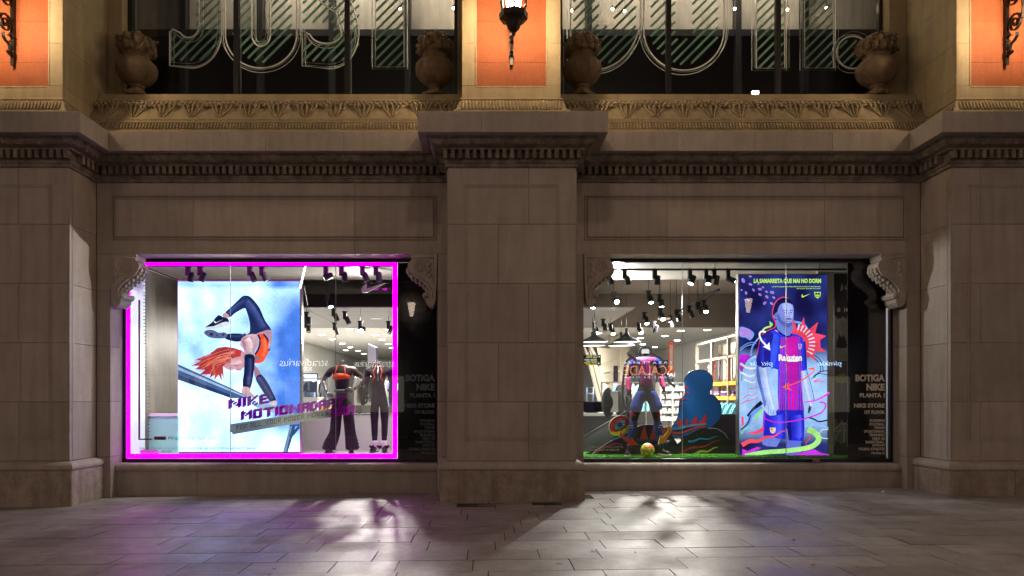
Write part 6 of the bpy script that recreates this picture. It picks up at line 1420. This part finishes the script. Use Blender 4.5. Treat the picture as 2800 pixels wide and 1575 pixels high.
# dark low boards and counter
t = thing('dark_board', 'black sloping low board at the left foot of the right window display', 'low board', (0, 0, 0))
obj('panel', MB().prism(vp([e2(*q) for q in ((60, 1222), (60, 1020), (115, 995), (620, 690), (700, 720), (700, 1222))], 1.75), 1.75, 1.78), 'dkgrey', t); mb = MB(); mb.strip([P(*e2(60, 1022), 1.74), P(*e2(625, 688), 1.74)], .01, .012, (0, 1, 0)); obj('edge', mb, 'steel', t)
t = thing('low_board', 'dark plum low panel between the blue cut-out and the lit football poster', 'low board', (0, 0, 0))
a, b_ = P(*e2(1250, 1235), 1.7), P(*e2(1960, 735), 1.7); box('panel', plain('plum_panel', (.018, .008, .022), .3), t, a.x, b_.x, 1.7, 1.74, .505, b_.z)
t = thing('counter', 'white-topped dark sales counter at the left of the shop behind the right window', 'counter', (0, 0, 0))
a, b_ = P(*e2(-100, 1000), 3.4), P(*e2(620, 728), 3.4); box('front', 'dkgrey', t, a.x, b_.x, 3.4, 4.0, .456, b_.z - .05); box('top', 'white', t, a.x, b_.x + .05, 3.36, 4.05, b_.z - .049, b_.z + .01)
t = thing('monitor', 'black till screen standing on the counter at the left of the right window', 'screen', (0, 0, 0))
a, b_ = P(*e2(60, 726), 3.6), P(*e2(345, 592), 3.6); box('screen', 'blackgloss', t, a.x, b_.x, 3.6, 3.64, a.z + .03, b_.z, .01); box('rim', 'steel', t, a.x, b_.x, 3.595, 3.645, b_.z, b_.z + .015); box('foot', 'black', t, (a.x + b_.x) / 2 - .12, (a.x + b_.x) / 2 + .12, 3.56, 3.75, a.z, a.z + .03)
t = thing('display_case', 'grey upright case with a black bag behind the left cut-outs of the right window', 'case', (0, 0, 0))
a, b_ = P(*e2(425, 715), 3.0), P(*e2(515, 465), 3.0); box('body', 'grey', t, a.x, b_.x, 3.0, 3.3, a.z - .0, b_.z, .01); mb = MB(); mb.ball(P(*e2(400, 600), 3.1), .2, 12, 8, (.7, .6, 1.5)); mb.ball(P(*e2(530, 610), 3.1), .17, 12, 8, (.7, .6, 1.5)); obj('bag', mb, 'cloth_black', t)
t = thing('trolley', 'small pale blue metal trolley far left in the right window', 'trolley', (0, 0, 0))
mb = MB(); mb.tube([P(*e2(x, y), 4.6) for x, y in ((150, 590), (150, 425), (222, 425), (222, 590))], .014, 6); mb.tube([P(*e2(150, 490), 4.6), P(*e2(186, 500), 4.6), P(*e2(222, 490), 4.6)], .014, 6); obj('handle', mb, plain('pale_blue', (.35, .5, .75), .4), t)
# interior of the right shop: slanted beams, curved beige wall, info sign, screen, red banner, grey backdrop
t = thing('slanted_beam', 'cream slanted beams leaning behind the counter in the right window', 'beam', (0, 0, 0))
for x0, y0, x1, y1, w in ((1600, 940, 1618, 975, .0), (1621, 975, 1656, 1110, .06), (1606, 936, 1640, 1000, .05), (1634, 975, 1654, 1065, .04), (1598, 930, 1640, 1100, .05)):
    mb = MB(); mb.strip([P(x0, y0, 5.5), P(x1, y1, 5.5)], .12, max(w, .05) * 1.6, (0, 1, 0)); obj('beam', mb, 'beige', t)
t = thing('panel_wall', 'beige curved wall of large panels behind the football mannequin', 'wall', (0, 0, 0))
M['beige2'] = plain('beige_panel', (.60, .54, .42), .5)
for i, (ya, yb, yc, yd) in enumerate(((950, 997, 955, 978), (998, 1024, 979, 1010), (1025, 1049, 1016, 1050), (1050, 1130, 1050, 1130))):
    mb = MB(); A = [P(1632, ya, 6.2), P(1692, yc, 8.2), P(1692, yd - 2, 8.2), P(1640, yb - 2, 6.2)]; B = [v + Vector((.05, .1, 0)) for v in A]
    mb.add(A + B, [(0, 1, 2, 3), (4, 7, 6, 5), (0, 4, 5, 1), (1, 5, 6, 2), (2, 6, 7, 3), (3, 7, 4, 0)]); obj('panel', mb, 'beige2', t)
mb = MB(); a = P(1698, 1130, 8.4); mb.lathe([(.28, .46), (.28, 3.2)], (a.x, 8.6, 0), 20); t = thing('round_column', 'round beige column behind the football mannequin left shoulder', 'column', (0, 0, 0)); obj('shaft', mb, 'beige2', t)
t = thing('wall_screen', 'tall dark screen on the beige wall left of the football mannequin', 'screen', (0, 0, 0))
a, b_ = P(1678, 1045, 6.0), P(1690, 1000, 6.0); box('panel', 'blackgloss', t, a.x, b_.x, 6.0, 6.1, a.z, b_.z, .01); box('lower_picture', plain('screen_picture', (.25, .2, .28), .4), t, a.x + .01, b_.x, 5.98, 6.0, a.z - .32, a.z - .005)
t = thing('direction_sign', 'black direction sign with white and yellow lines at the left edge of the right window', 'sign', (0, 0, 0))
YD = 3.2; a, b_ = P(1592, 998, YD), P(1643, 970, YD); box('board', 'black', t, a.x, b_.x, YD, YD + .03, a.z, b_.z); M['sgy'] = emit('sign_yellow', (.95, .70, .08), .9, False); M['sgw'] = emit('sign_pale', (.75, .85, .72), .8, False)
for s, x0, x1, y0, y1, m_ in (('CAIXES', 1604, 1620, 971.5, 975, 'sgw'), ('DE BOTIGA', 1622, 1633, 971.5, 975, 'sgw'), ('CAJAS DE', 1602, 1619, 976.5, 979.5, 'sgy'), ('TIENDA', 1621, 1633, 976.5, 979.5, 'sgy'), ('SORTIDA', 1598, 1613, 982, 985.5, 'sgw'), ('EMERGENCIA', 1615, 1633, 982, 985.5, 'sgw'), ('PRIMERA', 1603, 1613, 986.5, 989, 'sgw'), ('PLANTA BAIXA', 1615, 1633, 986.5, 989, 'sgw'), ('SALIDA', 1597, 1616, 990.5, 993.5, 'sgy'), ('PLANTA', 1618, 1633, 990.5, 993.5, 'sgy'), ('PRIMERA PLANTA', 1603, 1633, 995, 997.5, 'sgy')):
    a, b_ = P(x0, y1, YD - .01), P(x1, y0, YD - .01); text(s, b_.x - a.x, b_.z - a.z, (a.x, YD - .01, a.z), m_, t, bold=.06)
for yy, sg in ((975, 1), (993.5, -1)):
    mb = MB(); c_ = P(1638, yy, YD - .01); mb.prism([(c_.x + sg * u, c_.z + v) for u, v in ((-.03, -.005), (.008, -.005), (-.003, -.022), (.006, -.022), (.028, 0), (.006, .022), (-.003, .022), (.008, .005), (-.03, .005))], YD - .015, YD - .01); obj('arrow', mb, 'sgw', t)
t = thing('hanging_banner', 'tall orange-red framed banner hanging deep in the right shop', 'banner', (0, 0, 0))
a, b_ = P(1829, 1021, 9.0), P(1843, 936, 9.0); box('frame', plain('banner_red', (.75, .10, .04), .5), t, a.x, b_.x, 9.0, 9.05, a.z, b_.z); box('picture', 'beige', t, a.x + .03, b_.x - .03, 8.98, 9.0, a.z + .1, b_.z - .08)
t = thing('back_partition', 'dark grey partition bearing a painted shop-name reflection, deep in the right shop', 'partition', (0, 0, 0))
a, b_ = P(1795, 1050, 13), P(1902, 984, 13); box('panel', plain('partition_grey', (.10, .10, .10), .6), t, a.x, b_.x, 13, 13.1, a.z, b_.z); a, b_ = P(1820, 1030, 12.9), P(1892, 1019, 12.9); text('PARFOIS', b_.x - a.x, b_.z - a.z, (a.x, 12.9, a.z), emit('reflected_letters', (1, 1, 1), 1.5, False), t, bold=.03)  # glowing letters stand in for a sign's double reflection
# white shelves with stock under the partition
t = thing('stock_shelves', 'white glass shelves of pale stock behind the football mannequin', 'shelves', (0, 0, 0))
M['pale'] = plain('pale_stock', (.5, .58, .58), .5); M['dkstock'] = plain('dark_stock', (.08, .10, .10), .6)
a, b_ = P(1806, 1150, 6), P(1872, 1048, 6); RR = random.Random(9)
for i in range(6): box('shelf', emit('lit_shelf_edge', (.9, 1, .97), .7, False) if i == 5 else 'white', t, a.x, b_.x, 6, 6.4, a.z + (b_.z - a.z) * i / 5, a.z + (b_.z - a.z) * i / 5 + .03)
for X in (a.x, (a.x + b_.x) / 2, b_.x): box('post', 'grey', t, X - .015, X + .015, 5.97, 6.42, .456, b_.z + .02)
mb = MB()
for i in range(5):
    x = a.x + .05
    while x < b_.x - .08:
        w = RR.uniform(.05, .14); h = RR.uniform(.06, .17); mb.box(x, x + w, 6.05, 6.3, a.z + (b_.z - a.z) * i / 5 + .031, a.z + (b_.z - a.z) * i / 5 + .031 + h, .01); x += w + RR.uniform(.01, .05)
obj('stock', mb, 'pale', t, kind='stuff')
# pendant lamps
M['shade_in'] = emit('lamp_inside', (1, .93, .8), 2.5)
for px, py, Y, lb in ((1626, 928, 3.4, 'large black pendant lamp at the left edge of the right window'), (1713, 928, 3.4, 'large black pendant lamp over the left shoulder of the football mannequin'), (1620, 938, 4.3, 'black pendant lamp half hidden behind the leftmost one'), (1698, 938, 4.3, 'black pendant lamp half hidden behind the second one')):
    p = P(px, py + 8, Y); s = .95 if Y < 4 else 1.0
    t = thing('pendant_lamp', lb, 'pendant lamp', tuple(p)); t.scale = (s, s, s)
    mb = MB(); mb.lathe([(.30, .0), (.285, .025), (.20, .075), (.10, .12), (.05, .17), (.03, .23), (.03, .30)], n=24, cap=False); obj('shade', mb, 'dkgrey', t)
    mb = MB(); mb.lathe([(0, .015), (.28, .008)], n=24, cap=False); obj('diffuser', mb, 'shade_in', t); mb = MB(); mb.tube([(0, 0, .3), (0, 0, 3.2 - p.z + .4)], .006, 5); obj('cord', mb, 'black', t)
# shelving with orange boards on the right
t = thing('shelving_unit', 'tall steel shelving with orange boards beside the lit football poster', 'shelving', (0, 0, 0))
M['oboard'] = plain('orange_board', (.90, .36, .03), .5); M['post'] = plain('post_steel', (.30, .28, .24), .4)
XS = 4.92; ztop = 2.70
ys = [F * XS / (q - CX) - CD for q in (1906, 1948, 1993, 2030)]
for y in ys: obj('post', MB().box(XS - .03, XS + .03, y - .03, y + .03, .456, ztop), 'post', t); 
for y in ys: obj('post', MB().box(XS + .5, XS + .56, y - .03, y + .03, .456, ztop), 'post', t)
for z in (ztop, 2.30): obj('rail', MB().box(XS - .03, XS + .03, ys[-1], ys[0], z - .03, z + .02), 'post', t)
for z, m_ in ((1.775, 'oboard'), (1.474, 'oboard')):
    for i in range(3):
        obj('shelf_board', MB().box(XS - .02, XS + .55, ys[i + 1] + .035, ys[i] - .035, z - .055, z + .02), m_, t)
obj('back_panel', MB().box(XS + .60, XS + .64, ys[-1] - .3, ys[0] + .2, .456, ztop), plain('back_panel_pale', (.5, .48, .42), .6), t)
gcol = [('cyan', (.20, .55, .65)), ('navy', (.02, .03, .14)), ('white', (.7, .7, .68)), ('purple', (.16, .06, .35)), ('red', (.6, .04, .05)), ('black', (.015, .015, .02)), ('green', (.25, .55, .2))]
GM = {n: plain(n + '_garment', c_, .8) for n, c_ in gcol}
def shirt_mesh(n):
    mb = MB(); o = [(-.06, .0), (-.19, -.05), (-.30, -.24), (-.24, -.30), (-.185, -.19), (-.20, -.68), (.20, -.68), (.185, -.19), (.24, -.30), (.30, -.24), (.19, -.05), (.06, .0), (0, -.03)]
    mb.prism(o, -.02, .02); me = mb.mesh('garment', GM[n]); return me
SHM = {n: shirt_mesh(n) for n, _ in gcol}
GC = {}
def garment(n, x, y, z, rz, s, where):
    GC[n, where] = GC.get((n, where), 0) + 1; od = ORD[GC[n, where] - 1]
    o = link('hanging_garment', SHM[n], None, (x, y, z), (R.uniform(-.05, .05), 0, rz), (s, s, s), f'{od} {n} garment hanging {where}', 'garment', 'garments hanging in the shop'); return o
for i in range(9): garment('cyan', XS + .05 + .02 * (i % 2), ys[-1] + .1 + i * .17, 1.36, math.radians(12), .85, 'low on the orange shelving beside the lit football poster')
for i in range(5): garment('navy' if i % 2 else 'purple', XS + .1, ys[1] + .1 + i * .2, 1.40, math.radians(60), .8, 'at the far end of the orange shelving')
for i, n in enumerate(('purple', 'red', 'green', 'white', 'navy', 'red', 'white')): garment(n, XS + .12, ys[-1] + .15 + i * .36, 2.28, math.radians(70), .68, 'above the upper orange board')
t = thing('folded_stack', 'stacks of folded striped tops on the lower orange board', 'folded clothes', (0, 0, 0))
for i in range(5):
    for q in range(3): obj('folded_top', MB().box(XS + .02, XS + .32, ys[-1] + .1 + i * .45, ys[-1] + .38 + i * .45, 1.496 + q * .035, 1.528 + q * .035, .012), GM[('navy', 'white', 'purple')[(i + q) % 3]], t)
# black and white photo boards at the right end, and the beige return wall
box('return_wall', 'beige', None, P(2256, 900, 1.3).x - .12, 6.40, 1.3, 1.36, .505, 3.63, kind='structure')
def wallpic(label, px0, px1, py0, py1, Y, shapes, base):
    org = P(px0, py1, Y); e = P(px1, py0, Y); t = thing('photo_board', label, 'photo board', tuple(org)); pc = Pic(0, 0, 1, Y, org)
    box('backing', 'dkgrey', t, 0, e.x - org.x, .006, .03, 0, e.z - org.z)
    pc.grid(px0, px1, py0, py1, 6, 12, lambda u, v: tuple(b_ * (.55 + .9 * (noise.noise(Vector((u * 4, v * 7, px0 + py0))) * .5 + .5)) for b_ in lin(base)))
    for kind_, a_, c_ in shapes: (pc.sh if kind_ == 's' else pc.ln)(a_, c_) if kind_ == 's' else pc.ln(a_, 2.2, c_, None, 0)
    obj('printed_picture', pc.mb, 'print', t); return t
t = wallpic('dark photo board of two players seen from behind with numbers 10 and 14', 2282, 2317, 748, 865, .98, [('s', [(2288, 812), (2296, 790), (2306, 812), (2304, 865), (2286, 865)], (50, 30, 40)), ('s', [(2306, 815), (2312, 795), (2317, 815), (2317, 865), (2306, 865)], (56, 34, 44)), ('s', [(2298, 795), (2302, 775), (2306, 790)], (150, 145, 140)), ('s', [(2310, 790), (2313, 778), (2316, 792)], (150, 145, 140))], (38, 34, 32))
for s, x0, x1 in (('10', 2288, 2296), ('14', 2307, 2316)):
    a, b_ = P(x0, 853, .97), P(x1, 842, .97); text(s, b_.x - a.x, b_.z - a.z, (a.x - t.location.x, -.03, a.z - t.location.z), 'sign_text', t, bold=.03)
wallpic('grey photo board of a crowd and a seated figure below the numbered players', 2282, 2317, 866, 985, .98, [('s', [(2290, 930), (2296, 915), (2306, 915), (2314, 935), (2314, 950), (2288, 950)], (24, 22, 22)), ('s', [(2297, 914), (2300, 908), (2305, 914), (2301, 922)], (130, 120, 110))], (120, 112, 100))
wallpic('brown photo board of standing figures beside the lit football poster', 2282, 2317, 986, 1149, .98, [('s', [(2286, 1080), (2290, 1040), (2300, 1050), (2300, 1148), (2286, 1148)], (70, 50, 44)), ('s', [(2302, 1075), (2310, 1045), (2317, 1070), (2317, 1148), (2302, 1148)], (60, 48, 60)), ('s', [(2284, 1030), (2310, 1020), (2317, 1044), (2290, 1046)], (120, 116, 70))], (78, 66, 56))
wallpic('grey photo board of a stadium roof frame over rubble', 2282, 2317, 1150, 1244, .98, [('l', [(2282, 1176), (2306, 1153), (2317, 1162)], (200, 195, 185)), ('l', [(2308, 1154), (2308, 1216)], (200, 195, 185)), ('l', [(2282, 1180), (2317, 1176)], (170, 165, 155)), ('l', [(2284, 1200), (2306, 1158)], (170, 165, 155)), ('s', [(2282, 1218), (2290, 1208), (2300, 1216), (2310, 1210), (2317, 1220), (2317, 1243), (2282, 1243)], (50, 46, 42))], (112, 104, 92))
t = vthing('small white web address and app lines at the lower left of the right window', 'lettering', 'window_lettering')
M['vw'] = plain('white_vinyl', (.7, .68, .55), .5)
vtext('UNEIX-T HI A NIKE.COM/FCB', 1609, 1704, 1219, 1225, 'vw', bold=.0); vtext("DESCARREGA'T LA NIKE APP.", 1609, 1695, 1227, 1232.5, 'vw', bold=.03)
# crumpled paper on the ledge outside the right window
def crumple(p, s, col, name, label, cat_):
    RR = random.Random(int(s * 1000)); bm = bmesh.new(); bmesh.ops.create_icosphere(bm, subdivisions=3, radius=s)
    for v in bm.verts: v.co *= .72 + .5 * abs(noise.noise(v.co * (3.2 / s) + Vector((5, 2, 1)))) * 1.5; v.co.z = max(v.co.z * .7, -.45 * s)
    me = bpy.data.meshes.new(name); bm.to_mesh(me); bm.free(); me.materials.append(col); return link(name, me, None, p, label=label, cat_=cat_)
a = P(2232, 1259, .26); crumple((a.x, .26, .445 + .03), .062, plain('crumpled_pink', (.32, .2, .17), .7), 'crumpled_napkin', 'crumpled brownish-pink napkin on the ledge below the lit football poster', 'litter')
D = CD - .45; X = (2415 - CX) * D / F; crumple((X, -.45, GZ(X) + .012), .025, plain('paper_white', (.75, .75, .72), .7), 'crumpled_paper', 'small crumpled white paper on the pavement near the right pier', 'litter')
# dead leaves on the pavement
lf = MB(); lf.add([(-.03, 0, .002), (-.012, .011, .006), (.012, .010, .007), (.034, 0, .003), (.012, -.010, .006), (-.014, -.011, .004)], [(0, 1, 2, 3, 4, 5)]); lme = lf.mesh('fallen_leaf', plain('dry_leaf', (.16, .09, .03), .7))
wh = {(2222, 1377): 'by the base below the lit football poster', (2170, 1477): 'curled, largest on the pavement before the right window', (2224, 1546): 'near the bottom edge, right of centre', (2346, 1551): 'near the bottom edge, toward the right corner', (2383, 1396): 'green-brown, before the right end of the right window', (1992, 1413): 'small, before the blue cut-out', (2047, 1555): 'tiny, close to the bottom edge', (2467, 1477): 'reddish, before the right pier', (1528, 1544): 'small, in the bright patch near the bottom edge', (1622, 1509): 'small, in the brightest patch of light', (1737, 1512): 'small, right of the brightest patch', (750, 1557): 'on the blue-lit paving near the bottom edge', (556, 1398): 'tiny, by the magenta glow', (865, 1412): 'before the mannequins', (1035, 1481): 'on the violet paving', (255, 1393): 'tiny, left of the violet glow'}
for (px, py), w in wh.items():
    for _ in range(4):
        D = F * (CZ - (GZ(0) if _ == 0 else GZ(X))) / (py - CY); X = (px - CX) * D / F
    link('fallen_leaf', lme, None, (X, D - CD, GZ(X) + .002), (0, 0, R.uniform(0, 3.1)), [R.uniform(.7, 1.3) * (1.25 if 'largest' in w else .9)] * 3, 'dry fallen leaf ' + w, 'leaf', 'fallen leaves on the pavement')
# racks of clothes in the shop behind the left window
def rack(x, y, w, label, n, where, z=1.75, cols=('black', 'navy', 'white')):
    t = thing('clothes_rack', label, 'clothes rack', (x, y, .456)); zz = z - .456
    for sx in (-1, 1): obj('post', MB().box(sx * w / 2 - .015, sx * w / 2 + .015, -.015, .015, 0, zz + .02), 'steel', t)
    obj('rail', MB().box(-w / 2, w / 2, -.012, .012, zz, zz + .025), 'steel', t)
    for i in range(n): garment(cols[i % len(cols)], x - w / 2 + .08 + (w - .16) * i / max(1, n - 1), y, z - .03, math.radians(R.choice([75, 80, 100, 20])), .9, where)
rack(-3.75, 4.0, .8, 'steel clothes rack left of the orange-topped mannequin', 7, 'left of the orange-topped mannequin', 1.85)
rack(-2.45, 3.7, .55, 'steel clothes rack between the two mannequins in the left shop', 6, 'between the two left-window mannequins', 1.95, ('white', 'black', 'black'))
rack(-2.15, 5.5, .7, 'steel clothes rack deep behind the magenta frame', 6, 'deep behind the magenta frame bar', 1.9, ('black', 'white', 'navy', 'red'))
rack(3.1, 5.0, 1.0, 'steel clothes rack behind the blue cut-out', 5, 'behind the blue cut-out', 1.8, ('white', 'cyan', 'black'))
t = thing('hanging_picture', 'slanted hanging picture deep in the shop above the black-clad mannequin', 'picture', (0, 0, 0))
A = [P(1005, 990, 5), P(1028, 992, 4.2), P(1028, 950, 4.2), P(1005, 940, 5)]; mb = MB(); mb.add(A + [v + Vector((.03, .02, 0)) for v in A], [(0, 1, 2, 3), (4, 7, 6, 5), (0, 4, 5, 1), (1, 5, 6, 2), (2, 6, 7, 3), (3, 7, 4, 0)]); obj('board', mb, plain('picture_blue', (.25, .22, .36), .4), t)
t = thing('white_table', 'white display table with boxes beside the gymnast poster edge', 'table', (0, 0, 0))
a, b_ = P(822, 1120, 3.2), P(868, 1086, 3.2); box('front', 'white', t, a.x, b_.x, 3.2, 3.6, .456, b_.z - .02); box('top', 'white', t, a.x - .02, b_.x + .02, 3.18, 3.62, b_.z - .02, b_.z); box('box', plain('box_blue', (.12, .2, .35), .5), t, b_.x - .28, b_.x - .1, 3.3, 3.45, b_.z + .001, b_.z + .1); box('orange_box', 'oboard', t, b_.x + .03, b_.x + .2, 3.3, 3.5, 1.15, 1.3)
SC.cycles.use_light_tree = True

t = thing('lit_picture', 'lit white-blue picture of a dark-suited man beside the gymnast poster edge', 'lit picture', (0, 0, 0))
a, b_ = P(823, 1066, 4.8), P(866, 1024, 4.8); box('case', 'dkgrey', t, a.x - .03, b_.x + .03, 4.805, 4.9, a.z - .03, b_.z + .03)
mb = MB(); mb.poly([(a.x, a.z), (b_.x, a.z), (b_.x, b_.z), (a.x, b_.z)], 4.80, (.75, .9, 1.0)); q = lambda x, y: (P(x, y, 4.79).x, P(x, y, 4.79).z)
mb.poly([q(824, 1066), q(824, 1048), q(830, 1041), q(838, 1044), q(846, 1056), q(850, 1066)], 4.79, (.02, .06, .16)); mb.poly([q(826, 1040), q(826, 1030), q(830, 1026), q(834, 1031), q(832, 1040)], 4.785, (.30, .34, .42)); mb.poly([q(852, 1066), q(855, 1046), q(862, 1044), q(865, 1066)], 4.79, (.10, .25, .5))
obj('printed_picture', mb, 'print_lit', t)
